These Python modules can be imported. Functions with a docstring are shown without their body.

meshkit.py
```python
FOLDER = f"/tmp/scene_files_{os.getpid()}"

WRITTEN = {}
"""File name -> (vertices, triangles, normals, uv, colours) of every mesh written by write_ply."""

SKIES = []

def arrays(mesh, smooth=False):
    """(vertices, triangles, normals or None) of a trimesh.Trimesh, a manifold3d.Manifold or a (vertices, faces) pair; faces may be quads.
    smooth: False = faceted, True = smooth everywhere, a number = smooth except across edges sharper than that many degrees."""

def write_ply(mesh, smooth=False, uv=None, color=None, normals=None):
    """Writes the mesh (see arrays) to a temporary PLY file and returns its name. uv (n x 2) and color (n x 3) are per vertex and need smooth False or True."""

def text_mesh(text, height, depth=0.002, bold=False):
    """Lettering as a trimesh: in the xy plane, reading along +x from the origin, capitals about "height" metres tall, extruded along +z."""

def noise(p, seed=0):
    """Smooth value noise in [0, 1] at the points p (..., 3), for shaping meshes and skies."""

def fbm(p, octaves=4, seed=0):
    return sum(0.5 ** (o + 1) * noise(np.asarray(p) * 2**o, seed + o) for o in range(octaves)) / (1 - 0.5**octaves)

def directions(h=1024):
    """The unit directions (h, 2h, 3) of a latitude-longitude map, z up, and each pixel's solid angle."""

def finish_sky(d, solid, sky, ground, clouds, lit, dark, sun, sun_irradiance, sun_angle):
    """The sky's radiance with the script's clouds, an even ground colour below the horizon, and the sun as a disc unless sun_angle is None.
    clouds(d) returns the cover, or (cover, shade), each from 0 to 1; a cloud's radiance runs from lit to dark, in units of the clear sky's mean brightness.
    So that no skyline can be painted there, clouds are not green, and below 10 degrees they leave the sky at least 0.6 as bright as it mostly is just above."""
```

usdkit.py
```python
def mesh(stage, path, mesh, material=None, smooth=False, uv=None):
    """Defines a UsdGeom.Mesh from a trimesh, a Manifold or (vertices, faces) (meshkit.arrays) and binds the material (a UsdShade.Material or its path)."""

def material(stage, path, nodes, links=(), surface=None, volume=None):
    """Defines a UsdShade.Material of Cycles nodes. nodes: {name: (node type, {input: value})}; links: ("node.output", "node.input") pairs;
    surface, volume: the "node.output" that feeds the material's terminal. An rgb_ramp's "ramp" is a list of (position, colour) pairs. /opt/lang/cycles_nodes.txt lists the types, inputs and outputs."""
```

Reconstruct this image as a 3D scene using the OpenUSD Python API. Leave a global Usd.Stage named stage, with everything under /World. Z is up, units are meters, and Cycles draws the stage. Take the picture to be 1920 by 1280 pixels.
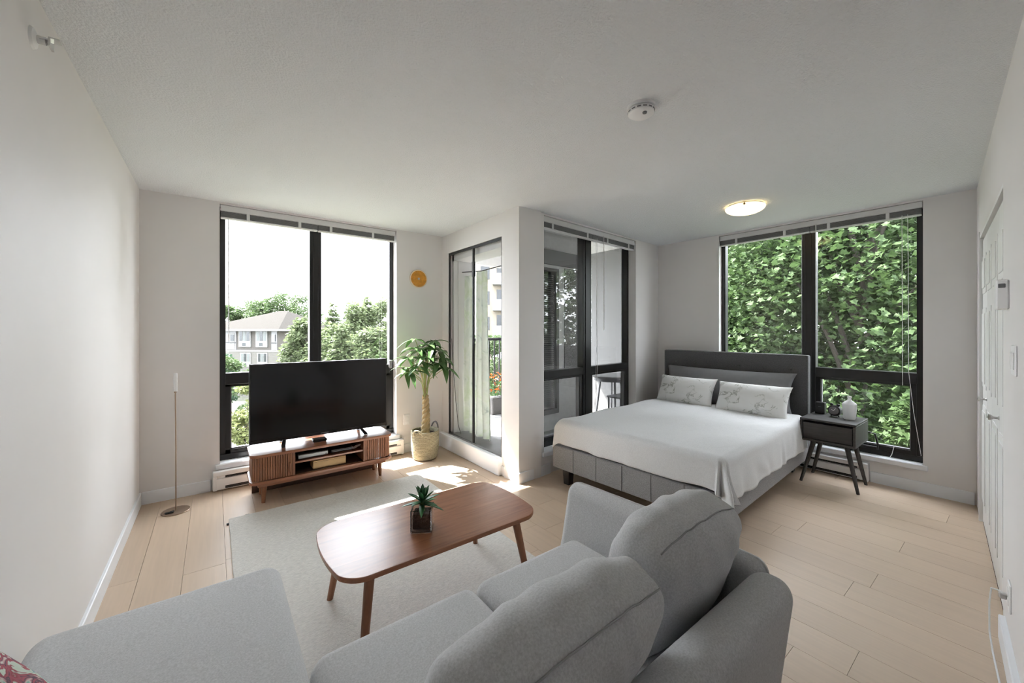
import math, random
import numpy as np, trimesh, usdkit, meshkit
from pxr import Usd, UsdGeom, UsdLux, UsdShade, Sdf, Gf, Vt
from shapely.geometry import Polygon, box as sbox, LineString
from shapely import affinity
random.seed(7); RNG = np.random.default_rng(7)
stage = Usd.Stage.CreateInMemory()
UsdGeom.SetStageUpAxis(stage, 'Z'); UsdGeom.SetStageMetersPerUnit(stage, 1.0)
UsdGeom.Xform.Define(stage, '/World'); UsdGeom.Scope.Define(stage, '/World/Looks')
# ---------------------------------------------------------------- camera, sky, sun, exposure
HC, TH, FPX = 1.358, math.radians(37.3), 734.0
cam = UsdGeom.Camera.Define(stage, '/World/camera')
cam.CreateHorizontalApertureAttr(36.0); cam.CreateVerticalApertureAttr(24.0)
cam.CreateFocalLengthAttr(36.0 * FPX / 1920)
cam.CreateVerticalApertureOffsetAttr(-23 / 1920 * 36.0)
cam.CreateExposureAttr(2.12)
cam.CreateClippingRangeAttr(Gf.Vec2f(0.03, 2000))
fx, fy = math.sin(TH), math.cos(TH)          # view direction in the floor plan (x runs along the left window wall, y towards it)
cam.AddTransformOp().Set(Gf.Matrix4d(fy, -fx, 0, 0, 0, 0, 1, 0, -fx, -fy, 0, 0, 0, 0, HC, 1))
sky = UsdLux.DomeLight.Define(stage, '/World/sky')
sky.CreateIntensityAttr(1.0); sky.CreateColorAttr(Gf.Vec3f(0.93, 0.975, 1.05))
sun = UsdLux.DistantLight.Define(stage, '/World/sun')
sun.CreateIntensityAttr(16500.0); sun.CreateAngleAttr(0.85); sun.CreateColorAttr(Gf.Vec3f(1.0, 0.955, 0.90))
SUN_FROM = np.array([-0.45, 1.0, 1.38]); SUN_FROM /= np.linalg.norm(SUN_FROM)
_z = SUN_FROM; _x = np.cross([0, 0, 1.0], _z); _x /= np.linalg.norm(_x); _y = np.cross(_z, _x)
sun.AddTransformOp().Set(Gf.Matrix4d(*_x, 0, *_y, 0, *_z, 0, 0, 0, 0, 1))
# ---------------------------------------------------------------- helpers
COUNT = {}
def numbered(base):
    n = COUNT.get(base, 0); COUNT[base] = n + 1
    return base if n == 0 else f'{base}_{n:03d}'
def put(prim, **kw):
    for k, v in kw.items():
        if v: prim.SetCustomDataByKey(k, v)
def cat(*ms):
    ms = [m for m in ms if m is not None]
    flat = []
    for m in ms: flat += m if isinstance(m, list) else [m]
    return trimesh.util.concatenate(flat)
class T:
    def __init__(s, name, label=None, category=None, loc=(0, 0, 0), rot=0.0, group=None, kind=None):
        s.path = numbered('/World/' + name); s.loc = np.array(loc, float); s.rot = rot
        x = UsdGeom.Xform.Define(stage, s.path); x.AddTranslateOp().Set(Gf.Vec3d(*map(float, loc)))
        if rot: x.AddRotateZOp().Set(float(rot))
        put(x.GetPrim(), label=label, category=category, group=group, kind=kind)
    def p(s, name, mesh, mat, label=None, smooth=35, parent=None, local=None, kind=None):
        local = (s.rot != 0) if local is None else local
        v, f, n = meshkit.arrays(mesh, smooth)
        if not local: v = v - s.loc
        path = numbered((parent or s.path) + '/' + name)
        m = UsdGeom.Mesh.Define(stage, path)
        m.CreatePointsAttr(Vt.Vec3fArray.FromNumpy(v.astype(np.float32)))
        m.CreateFaceVertexCountsAttr(Vt.IntArray.FromNumpy(np.full(len(f), 3, np.int32)))
        m.CreateFaceVertexIndicesAttr(Vt.IntArray.FromNumpy(f.astype(np.int32).ravel()))
        m.CreateSubdivisionSchemeAttr('none')
        if n is not None:
            m.CreateNormalsAttr(Vt.Vec3fArray.FromNumpy(n.astype(np.float32))); m.SetNormalsInterpolation('vertex')
        UsdShade.MaterialBindingAPI.Apply(m.GetPrim()).Bind(mat)
        put(m.GetPrim(), label=label, kind=kind)
        return path
def bx(x0, x1, y0, y1, z0, z1, b=0.0):
    if b <= 0:
        m = trimesh.creation.box([x1 - x0, y1 - y0, z1 - z0]); m.apply_translation([(x0 + x1) / 2, (y0 + y1) / 2, (z0 + z1) / 2]); return m
    pts = []
    for sx, X in ((1, x0), (-1, x1)):
        for sy, Y in ((1, y0), (-1, y1)):
            for sz, Z in ((1, z0), (-1, z1)):
                pts += [(X, Y + sy * b, Z + sz * b), (X + sx * b, Y, Z + sz * b), (X + sx * b, Y + sy * b, Z)]
    return trimesh.convex.convex_hull(np.array(pts))
def axis(n, r, d):        # grid coordinates from -1 to 1 in half size 1, dense near the rounded ends
    e = np.linspace(0, r, d + 1)
    return np.unique(np.round(np.concatenate([-1 + e, np.linspace(-1 + r, 1 - r, n), 1 - e]), 6))
def rbox(sx, sy, sz, r, n=6, d=4, f=None):
    """a rounded box with a regular grid of vertices, centred; f deforms its points"""
    h = np.array([sx, sy, sz]) / 2
    ax = [axis(n, min(1, r / h[k]), d) * h[k] for k in range(3)]
    V, F, o = [], [], 0
    for k in range(3):
        a, b = (k + 1) % 3, (k + 2) % 3
        A, Bm = np.meshgrid(ax[a], ax[b], indexing='ij')
        for s in (-1, 1):
            P = np.zeros((A.size, 3)); P[:, a] = A.ravel(); P[:, b] = Bm.ravel(); P[:, k] = s * h[k]
            i = np.arange(A.size).reshape(A.shape)
            q = np.stack([i[:-1, :-1], i[1:, :-1], i[1:, 1:], i[:-1, 1:]], -1).reshape(-1, 4)
            if s < 0: q = q[:, ::-1]
            F.append(np.vstack([q[:, [0, 1, 2]], q[:, [0, 2, 3]]]) + o); V.append(P); o += A.size
    V, F = np.vstack(V), np.vstack(F)
    inner = np.clip(V, -(h - r), h - r); dlt = V - inner
    L = np.linalg.norm(dlt, axis=1, keepdims=True); V = inner + dlt / np.maximum(L, 1e-9) * r
    m = trimesh.Trimesh(V, F, process=True, merge_norm=True, merge_tex=True); m.merge_vertices()
    if f is not None: m.vertices = f(np.array(m.vertices))
    return m
def mv(m, x=0, y=0, z=0, rz=0, rx=0, ry=0):
    m = m.copy()
    for a, d in ((rx, [1, 0, 0]), (ry, [0, 1, 0]), (rz, [0, 0, 1])):
        if a: m.apply_transform(trimesh.transformations.rotation_matrix(math.radians(a), d))
    m.apply_translation([x, y, z]); return m
def cyl(p, q, r0, r1=None, n=16):
    p, q = np.array(p, float), np.array(q, float); r1 = r0 if r1 is None else r1
    return tube([p, q], [r0, r1], n)
def tube(pts, radii, n=8, cap=True):
    p = np.array(pts, float); radii = np.broadcast_to(radii, (len(p),))
    t = np.gradient(p, axis=0); t /= np.linalg.norm(t, axis=1, keepdims=True) + 1e-12
    ref = np.array([0, 0, 1.0]) if abs(t[0, 2]) < 0.9 else np.array([1.0, 0, 0])
    V = []
    for i in range(len(p)):
        a = np.cross(t[i], ref); a /= np.linalg.norm(a) + 1e-12; b = np.cross(t[i], a); ref = np.cross(a, t[i])
        th = np.arange(n) * 2 * np.pi / n
        V.append(p[i] + radii[i] * (np.cos(th)[:, None] * a + np.sin(th)[:, None] * b))
    V = np.vstack(V + ([p[:1], p[-1:]] if cap else [])); F = []
    for i in range(len(p) - 1):
        for k in range(n):
            a, b, c, d = i * n + k, i * n + (k + 1) % n, (i + 1) * n + (k + 1) % n, (i + 1) * n + k
            F += [(a, b, c), (a, c, d)]
    if cap:
        e = len(p) * n
        for k in range(n): F += [(e, (k + 1) % n, k), (e + 1, e - n + k, e - n + (k + 1) % n)]
    m = trimesh.Trimesh(V, np.array(F), process=False); m.fix_normals(); return m
def lathe(prof, x=0, y=0, z=0, n=32):
    m = trimesh.creation.revolve(np.array(prof, float), sections=n); m.apply_translation([x, y, z]); m.fix_normals(); return m
def prism(poly, z0, z1, b=0.0):
    """extruded polygon; b rounds the upper and lower rims with three steps"""
    if b <= 0:
        m = trimesh.creation.extrude_polygon(poly, z1 - z0, engine='earcut'); m.apply_translation([0, 0, z0]); return m
    steps = [(b, z0), (b * .3, z0 + b * .3), (0, z0 + b), (0, z1 - b), (b * .3, z1 - b * .3), (b, z1)]
    c = np.array(poly.exterior.coords)[:-1]; cen = c.mean(0)
    nrm = np.roll(c, -1, 0) - np.roll(c, 1, 0); nrm = np.stack([nrm[:, 1], -nrm[:, 0]], 1); nrm /= np.linalg.norm(nrm, axis=1, keepdims=True) + 1e-9
    if ((c - cen) * nrm).sum() < 0: nrm = -nrm
    n = len(c); V = np.vstack([np.column_stack([c - nrm * o, np.full(n, z)]) for o, z in steps] + [[[*cen, z0], [*cen, z1]]]); F = []
    for i in range(len(steps) - 1):
        for k in range(n):
            a, b2, c2, d = i * n + k, i * n + (k + 1) % n, (i + 1) * n + (k + 1) % n, (i + 1) * n + k
            F += [(a, b2, c2), (a, c2, d)]
    e = len(steps) * n
    for k in range(n): F += [(e, (k + 1) % n, k), (e + 1, e - n + k, e - n + (k + 1) % n)]
    m = trimesh.Trimesh(V, np.array(F), process=False); m.fix_normals(); return m
def rrect(w, h, r, n=8, bulge=0.0):
    """rounded rectangle centred at the origin; bulge bows the short ends outwards"""
    pts = []
    for cx, cy, a0 in ((w / 2 - r, h / 2 - r, 0), (-w / 2 + r, h / 2 - r, 90), (-w / 2 + r, -h / 2 + r, 180), (w / 2 - r, -h / 2 + r, 270)):
        for k in range(n + 1):
            a = math.radians(a0 + 90 * k / n); pts.append((cx + r * math.cos(a), cy + r * math.sin(a)))
    pts = np.array(pts)
    if bulge:
        dense = []
        for a, b in zip(pts, np.roll(pts, -1, 0)):
            m = max(1, int(np.linalg.norm(b - a) / .04)); dense += [a + (b - a) * k / m for k in range(m)]
        pts = np.array(dense)
        k = np.clip((np.abs(pts[:, 0]) - (w / 2 - r)) / r, 0, 1)
        pts[:, 0] += np.sign(pts[:, 0]) * bulge * k * (1 - (pts[:, 1] / (h / 2)) ** 2)
    return Polygon(pts)
def fill(mesh_v, m): return trimesh.Trimesh(mesh_v, m, process=False)
# ---------------------------------------------------------------- materials
MATS = {}
def M(name, col, rough=.5, var=0.0, scale=8.0, stretch=(1, 1, 1), bump=0.0, bscale=60.0, bstretch=None, metal=0.0, spec=.5, sheen=0.0, coat=0.0,
      ramp=None, detail=3.0, distort=0.0, obj=False, trans=0.0, emit=0.0, emit_col=None, island=False, bdist=0.01, coord='pos'):
    nodes = {'p': ('principled_bsdf', dict(base_color=col, roughness=rough, metallic=metal, specular_ior_level=spec, sheen_weight=sheen, coat_weight=coat, coat_roughness=.22))}
    links = []
    if emit: nodes['p'][1].update(emission_color=emit_col or col, emission_strength=emit)
    src = 'g.position'
    if coord == 'obj': nodes['g'] = ('texture_coordinate', {}); src = 'g.object'
    else: nodes['g'] = ('geometry', {})
    if var or ramp:
        nodes['mp'] = ('mapping', dict(scale=stretch)); nodes['n'] = ('noise_texture', dict(scale=scale, detail=detail, roughness=.6, distortion=distort))
        c = np.array(col)
        rp = ramp or [(.25, tuple(c * (1 - var))), (.5, tuple(c)), (.75, tuple(np.minimum(c * (1 + var), 1)))]
        nodes['r'] = ('rgb_ramp', dict(ramp=rp))
        links += [(src, 'mp.vector'), ('mp.vector', 'n.vector'), ('n.fac', 'r.fac')]
        out = 'r.color'
        if obj:
            nodes['oi'] = ('object_info', {}); nodes['orr'] = ('rgb_ramp', dict(ramp=[(0, (1 - obj,) * 3), (1, (1 + obj * .6,) * 3)]))
            nodes['mx'] = ('mix', dict(mix_type='multiply', fac=1.0))
            links += [('oi.random', 'orr.fac'), ('r.color', 'mx.color1'), ('orr.color', 'mx.color2')]; out = 'mx.color'
        if island:
            nodes['r'][1]['ramp'] = ramp; links = [('g.random_per_island', 'r.fac')]; del nodes['n'], nodes['mp']
        links.append((out, 'p.base_color'))
    if bump:
        nodes['mpb'] = ('mapping', dict(scale=bstretch or (1, 1, 1))); nodes['nb'] = ('noise_texture', dict(scale=bscale, detail=2.0, roughness=.6))
        nodes['b'] = ('bump', dict(strength=bump, distance=bdist))
        links += [(src, 'mpb.vector'), ('mpb.vector', 'nb.vector'), ('nb.fac', 'b.height'), ('b.normal', 'p.normal')]
    surf = 'p.BSDF'
    if trans:
        nodes['t'] = ('translucent_bsdf', dict(color=col)); nodes['mc'] = ('mix_closure', dict(fac=trans)); links += [('p.BSDF', 'mc.closure1'), ('t.BSDF', 'mc.closure2')]
        if 'r' in nodes: links.append(('r.color', 't.color'))
        surf = 'mc.closure'
    MATS[name] = usdkit.material(stage, '/World/Looks/' + name, nodes, links, surface=surf)
    return MATS[name]
def pane(name, tint, refl=True, fac=.12, col=(.03, .03, .03), ior=1.45):
    nodes = {'t': ('transparent_bsdf', dict(color=tint)), 'mc': ('mix_closure', dict(fac=fac))}
    links = [('t.BSDF', 'mc.closure1')]
    if refl:
        nodes['g'] = ('glossy_bsdf', dict(color=(1, 1, 1), roughness=0.0)); nodes['f'] = ('fresnel', {}); nodes['ge'] = ('geometry', {}); nodes['io'] = ('mix_float', dict(a=ior, b=1 / ior)); links += [('ge.backfacing', 'io.fac'), ('io.result', 'f.IOR'), ('f.fac', 'mc.fac'), ('g.BSDF', 'mc.closure2')]
    else:
        nodes['g'] = ('diffuse_bsdf', dict(color=col)); links.append(('g.BSDF', 'mc.closure2'))
    return usdkit.material(stage, '/World/Looks/' + name, nodes, links, surface='mc.closure')
WALL = M('wall_paint', (.795, .775, .765), .60, var=.012, scale=3, bump=.06, bscale=140, bdist=.004)
CEIL = M('ceiling_popcorn', (.755, .775, .80), .9, bump=.6, bscale=105, bdist=.010)
TRIM = M('trim_paint', (.84, .86, .89), .4)
WHITE = M('white_enamel', (.86, .86, .86), .35)
DOORW = M('door_paint', (.84, .835, .83), .38)
OAK = M('oak_plank', (.60, .465, .345), .40, var=.055, scale=2.2, stretch=(22, 1.0, 1), detail=5, distort=.4, obj=.045, bump=.04, bscale=4, bstretch=(40, 1.5, 1), bdist=.003)
BLACK = M('window_aluminium', (.012, .012, .013), .32)
GASKET = M('grey_gasket', (.18, .18, .19), .5)
WALNUT = M('walnut_long', (.20, .085, .045), .31, coat=.25, ramp=[(.2, (.155, .058, .028)), (.45, (.27, .105, .052)), (.7, (.35, .148, .076)), (.9, (.40, .18, .095))], scale=1.6, stretch=(1.6, 16, 16), detail=5, distort=1.0)
WALNUTV = M('walnut_upright', (.19, .085, .045), .42, ramp=[(.2, (.15, .058, .028)), (.5, (.265, .108, .054)), (.8, (.36, .16, .082))], scale=1.6, stretch=(16, 16, 1.2), detail=5, distort=.6, obj=.12)
DARKIN = M('cabinet_inside', (.07, .035, .022), .6)
SOFA = M('sofa_fabric', (.57, .57, .575), .95, var=.17, scale=210, detail=2, sheen=.25, bump=.25, bscale=420, bdist=.002)
PIPE = M('sofa_piping', (.38, .38, .385), .95)
BEDF = M('bed_weave', (.27, .27, .275), .95, var=.30, scale=150, stretch=(.7, .7, 1.8), detail=2, sheen=.2, bump=.25, bscale=350, bdist=.002)
HEADF = M('headboard_weave', (.10, .10, .104), .95, var=.25, scale=150, detail=2, sheen=.15, bump=.25, bscale=350, bdist=.002)
DUVET = M('bed_cover_cotton', (.69, .695, .70), .95, var=.07, scale=120, bump=.2, bscale=240, bdist=.002)
SHEET = M('mattress_cotton', (.72, .72, .71), .9)
PGREY = M('grey_pillowcase', (.22, .22, .23), .9, var=.05, scale=30)
RUG = M('wool_rug', (.72, .705, .67), .98, var=.17, scale=120, stretch=(.4, 1.6, 1), detail=3, bump=.7, bscale=150, bstretch=(.5, 1.3, 1), bdist=.006)
SCREEN = M('screen_glass', (.006, .006, .007), .12, spec=.5)
PLASTIC = M('black_plastic', (.012, .012, .013), .4)
DGREY = M('charcoal_wood', (.055, .052, .050), .5, var=.3, scale=2, stretch=(30, 3, 30), detail=4)
BRASS = M('brushed_bronze', (.36, .27, .2), .35, metal=.8)
CHROME = M('chrome_metal', (.7, .7, .7), .2, metal=1.0)
STEEL = M('satin_nickel', (.55, .54, .52), .35, metal=.9)
OPAL = M('opal_acrylic', (.86, .86, .86), .3, trans=.3)
WICKER = M('woven_seagrass', (.40, .37, .26), .85, var=.28, scale=60, stretch=(1, 1, 3), bump=.8, bscale=90, bstretch=(1, 1, 2.5), bdist=.01)
ROPE = M('dark_rope', (.16, .15, .15), .8)
BARK = M('trunk_bark', (.36, .27, .14), .8, var=.3, scale=40, stretch=(1, 1, .4), bump=.4, bscale=60)
STALK = M('green_stalk', (.30, .34, .12), .6)
SOIL = M('potting_soil', (.045, .032, .024), .95, var=.5, scale=160, bump=.8, bscale=140)
LEAF = M('money_tree_leaf', (.10, .26, .055), .32, ramp=[(0, (.06, .14, .045)), (.5, (.12, .24, .08)), (1, (.26, .38, .18))], scale=9, trans=.18)
AGAVE = M('succulent_leaf', (.05, .17, .07), .35, ramp=[(.2, (.03, .10, .05)), (.6, (.05, .19, .07)), (1, (.12, .30, .12))], scale=14)
GLASS = usdkit.material(stage, '/World/Looks/planter_glass', {'p': ('principled_bsdf', dict(base_color=(1, 1, 1), roughness=0.02, transmission_weight=1.0, ior=1.47))}, [], surface='p.BSDF')
WINGLASS = pane('window_glass', (.97, .975, .97))
MESHM = pane('insect_mesh', (1, 1, 1), refl=False, fac=.09, col=(.10, .10, .10))
ORANGE = M('orange_print', (.62, .27, .03), .5, var=.3, scale=22)
CREAMR = M('cream_rim', (.78, .66, .52), .45)
KRAFT = M('pale_plywood', (.60, .40, .19), .55, var=.08, scale=6, stretch=(1, 1, 8))
PAPER = M('white_paper', (.8, .78, .76), .7)
SILVER = M('silver_plastic', (.30, .31, .32), .35, metal=.4)
BLINDD = M('blind_slats_dark', (.16, .16, .165), .5)
BLINDL = M('blind_rail', (.72, .72, .72), .4)
CORD = M('blind_cord', (.8, .8, .8), .6)
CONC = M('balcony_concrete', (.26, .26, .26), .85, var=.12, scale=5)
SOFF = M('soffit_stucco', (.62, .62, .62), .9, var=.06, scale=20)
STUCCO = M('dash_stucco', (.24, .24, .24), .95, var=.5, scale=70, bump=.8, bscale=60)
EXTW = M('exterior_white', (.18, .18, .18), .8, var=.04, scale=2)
# ---------------------------------------------------------------- room shell (plan coordinates)
H = 2.44
A0, A1, C0, B1, D1 = (-.458, 4.15), (2.134, 4.15), (2.134, 2.70), (4.60, 2.90), (4.678, .229)
rd = np.array([math.cos(math.radians(5.2)), math.sin(math.radians(5.2))])
R1 = tuple(np.array(D1) - rd * 2.78)               # free end of the closet wall, just outside the frame
BK = -1.0
ROOM = Polygon([A0, A1, C0, B1, D1, R1, (R1[0] + .05, BK), (-.458, BK)])
def wall_mesh(p0, p1, holes=(), thick=.2, ext=(0, 0), z1=H + .02):
    """slab outside the line p0-p1 (room on its right), with rectangular holes (s0,s1,z0,z1)"""
    p0, p1 = np.array(p0), np.array(p1); L = np.linalg.norm(p1 - p0); d = (p1 - p0) / L; out = np.array([-d[1], d[0]])
    g = sbox(-ext[0], 0, L + ext[1], z1)
    for h in holes: g = g.difference(sbox(h[0], h[2], h[1], h[3]))
    m = cat([trimesh.creation.extrude_polygon(q, thick, engine='earcut') for q in getattr(g, 'geoms', [g])])
    v = np.array(m.vertices); m.vertices = np.column_stack([p0[0] + d[0] * v[:, 0] + out[0] * v[:, 2], p0[1] + d[1] * v[:, 0] + out[1] * v[:, 2], v[:, 1]])
    m.fix_normals(); return m
def onwall(p0, p1):
    """maps boxes (s0,s1 along the wall, o0,o1 outwards, z0,z1) to the plan"""
    p0, p1 = np.array(p0), np.array(p1); d = (p1 - p0) / np.linalg.norm(p1 - p0); out = np.array([-d[1], d[0]])
    def tr(m):
        m = m.copy(); v = np.array(m.vertices)
        m.vertices = np.column_stack([p0[0] + d[0] * v[:, 0] + out[0] * v[:, 1], p0[1] + d[1] * v[:, 0] + out[1] * v[:, 1], v[:, 2]]); return m
    return tr
def struct(name, mesh, mat, label=None, smooth=35):
    usdkit.mesh(stage, numbered('/World/' + name), mesh, mat, smooth)
    path = '/World/' + name if COUNT['/World/' + name] == 1 else f'/World/{name}_{COUNT["/World/" + name] - 1:03d}'
    put(stage.GetPrimAtPath(path), kind='structure', label=label)
struct('wall_left', wall_mesh((-.458, BK), A0, thick=.2, ext=(.2, .2)), WALL, 'plain white wall along the left side of the room')
struct('wall_far', wall_mesh(A0, A1, [(.498, 2.04, .215, 2.425)], ext=(.2, .25)), WALL, 'white wall around the window behind the television')
struct('wall_balcony', wall_mesh(A1, C0, [(.148, 1.19, .165, 2.225)], thick=.26), WALL, 'white wall and column face around the balcony door')
LB = math.hypot(B1[0] - C0[0], B1[1] - C0[1])
struct('wall_middle', wall_mesh(C0, B1, [(.318, 1.93, .215, 2.425)], ext=(0, .2)), WALL, 'white column and wall around the window beside the bed')
LD = math.hypot(D1[0] - B1[0], D1[1] - B1[1])
struct('wall_bedside', wall_mesh(B1, D1, [(.76, 2.385, .235, 2.425)], ext=(.2, .2)), WALL, 'white wall around the window behind the headboard')
struct('wall_right', wall_mesh(D1, R1, [(.36, 1.84, 0, 2.02)], thick=.13, ext=(.0, 0)), WALL, 'white wall at the right with the closet doors')
struct('wall_hall', wall_mesh(R1, (R1[0] + .05, BK), thick=.13, ext=(0, .1)), WALL)
struct('wall_behind', wall_mesh((R1[0] + .15, BK), (-.458, BK), thick=.15, ext=(0, .2)), WALL)
struct('ceiling', prism(ROOM.buffer(.12, join_style=2), H, H + .14), CEIL, 'white ceiling with a popcorn texture')
# floor planks, each its own board, laid towards the left window
fl = T('floor', 'pale oak plank floor with thin dark joints', None, kind='structure')
fl.p('subfloor', prism(ROOM.buffer(.1, join_style=2), -.12, -.014), DARKIN)
PW = .192; area = ROOM.buffer(.012, join_style=2); x = -.46 - .06; col = 0
while x < 4.75:
    y = BK - .2 - RNG.uniform(0, 1.2)
    while y < 4.3:
        L = RNG.uniform(1.15, 1.9)
        g = sbox(x + .0008, y + .0008, x + PW - .0008, y + L - .0008).intersection(area)
        for q in getattr(g, 'geoms', [g]):
            if q.area > .002: fl.p('plank', prism(q, -.014, 0.0), OAK, smooth=False)
        y += L
    x += PW
# baseboards
def skirt(name, p0, p1, s0, s1, h=.095, t=.014):
    tr = onwall(p0, p1); struct(name, tr(bx(s0, s1, -t, .012, -.004, h, .004)), TRIM)
skirt('baseboard_left', (-.458, BK), A0, 0, 4.15 - BK - .002)
skirt('baseboard_far', A0, A1, .014, .44); skirt('baseboard_far', A0, A1, 2.10, 2.56)
skirt('baseboard_middle', C0, B1, -.014, .40)
skirt('baseboard_bedside', B1, D1, 2.06, LD - .01)
skirt('baseboard_right', D1, R1, 1.92, 2.76, h=.10, t=.02)
# curb under the balcony door
trD = onwall(A1, C0)
struct('trim_1', trD(cat(bx(.0, 1.2, -.045, .02, 0, .165, .006), bx(1.19, 1.452, -.012, .01, 0, .09, .003))), TRIM, 'white curb below the balcony door')
# ---------------------------------------------------------------- windows
def window(n, label, p0, p1, s0, s1, z0, z1, mull, rail, off=.10, rail_bays=(0, 1), sash=(0, 1), latch=None):
    tr = onwall(p0, p1); w = T(f'window_{n}', label, None, kind='structure')
    fw, d0, d1 = .042, off, off + .07
    m0, m1 = mull
    w.p('frame', tr(cat(bx(s0, s0 + fw, d0, d1, z0, z1), bx(s1 - fw, s1, d0, d1, z0, z1), bx(s0, s1, d0, d1, z1 - .06, z1), bx(s0, s1, d0 - .01, d1, z0, z0 + .05))), BLACK)
    w.p('mullion', tr(cat(bx(m0, m1, d0 - .015, d1, z0, z1, .004), bx(m0 + .03, m1 - .03, d0 - .022, d0, z0, z1, .003))), BLACK)
    for k, (a, b) in enumerate(((s0 + fw, m0), (m1, s1 - fw))):
        if k in rail_bays:
            w.p('transom', tr(bx(a - .002, b + .002, d0 - .012, d1, rail[0], rail[1], .004)), BLACK)
            w.p('glass', tr(bx(a - .004, b + .004, d0 + .035, d0 + .041, rail[1] - .004, z1 - .05)), WINGLASS)
            if k in sash:
                f2 = .035
                w.p('sash', tr(cat(bx(a, a + f2, d0 - .004, d1 - .01, z0 + .05, rail[0]), bx(b - f2, b, d0 - .004, d1 - .01, z0 + .05, rail[0]), bx(a, b, d0 - .004, d1 - .01, z0 + .05, z0 + .05 + f2), bx(a, b, d0 - .004, d1 - .01, rail[0] - .02, rail[0]))), BLACK)
                w.p('gasket', tr(cat(bx(a + f2, a + f2 + .008, d0 + .012, d0 + .05, z0 + .085, rail[0] - .02), bx(b - f2 - .008, b - f2, d0 + .012, d0 + .05, z0 + .085, rail[0] - .02), bx(a + f2, b - f2, d0 + .012, d0 + .05, z0 + .085, z0 + .095))), GASKET)
            w.p('glass', tr(bx(a, b, d0 + .03, d0 + .036, z0 + .05, rail[0])), WINGLASS)
        else:
            w.p('glass', tr(bx(a - .004, b + .004, d0 + .035, d0 + .041, z0 + .045, z1 - .05)), WINGLASS)
    w.p('sill', tr(cat(bx(s0 - .0, s1 + .0, -.02, d1, z0 - .045, z0 + .002, .005), bx(s0 - .03, s1 + .03, -.024, -.0, z0 - .045, z0 - .002, .004))), TRIM)
    return w, tr
w1, tr1 = window(1, 'tall black framed window behind the television', A0, A1, .498, 2.04, .215, 2.425, (1.202, 1.307), (.872, .972))
w2, tr2 = window(2, 'black framed window onto the balcony beside the bed', C0, B1, .318, 1.93, .215, 2.425, (1.02, 1.16), (.875, .95))
w3, tr3 = window(3, 'black framed window full of green leaves behind the headboard', B1, D1, .76, 2.385, .235, 2.425, (1.535, 1.65), (.892, .985), off=.07)
w1.p('latch', tr1(bx(1.985, 2.02, .06, .09, .93, 1.02, .006)), GASKET)
w3.p('crank', tr3(cat(tube([(1.80, .035, .42), (2.03, .03, .435), (2.085, .03, .425), (2.105, .035, .33), (2.10, .05, .285)], .008, 8), bx(1.86, 2.10, .03, .07, .285, .31, .004))), PLASTIC)
w3.p('lock_cable', tr3(tube([(2.205, .06, .335), (2.195, .03, .27), (2.185, .01, .245)], .003, 5)), CORD)
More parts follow.
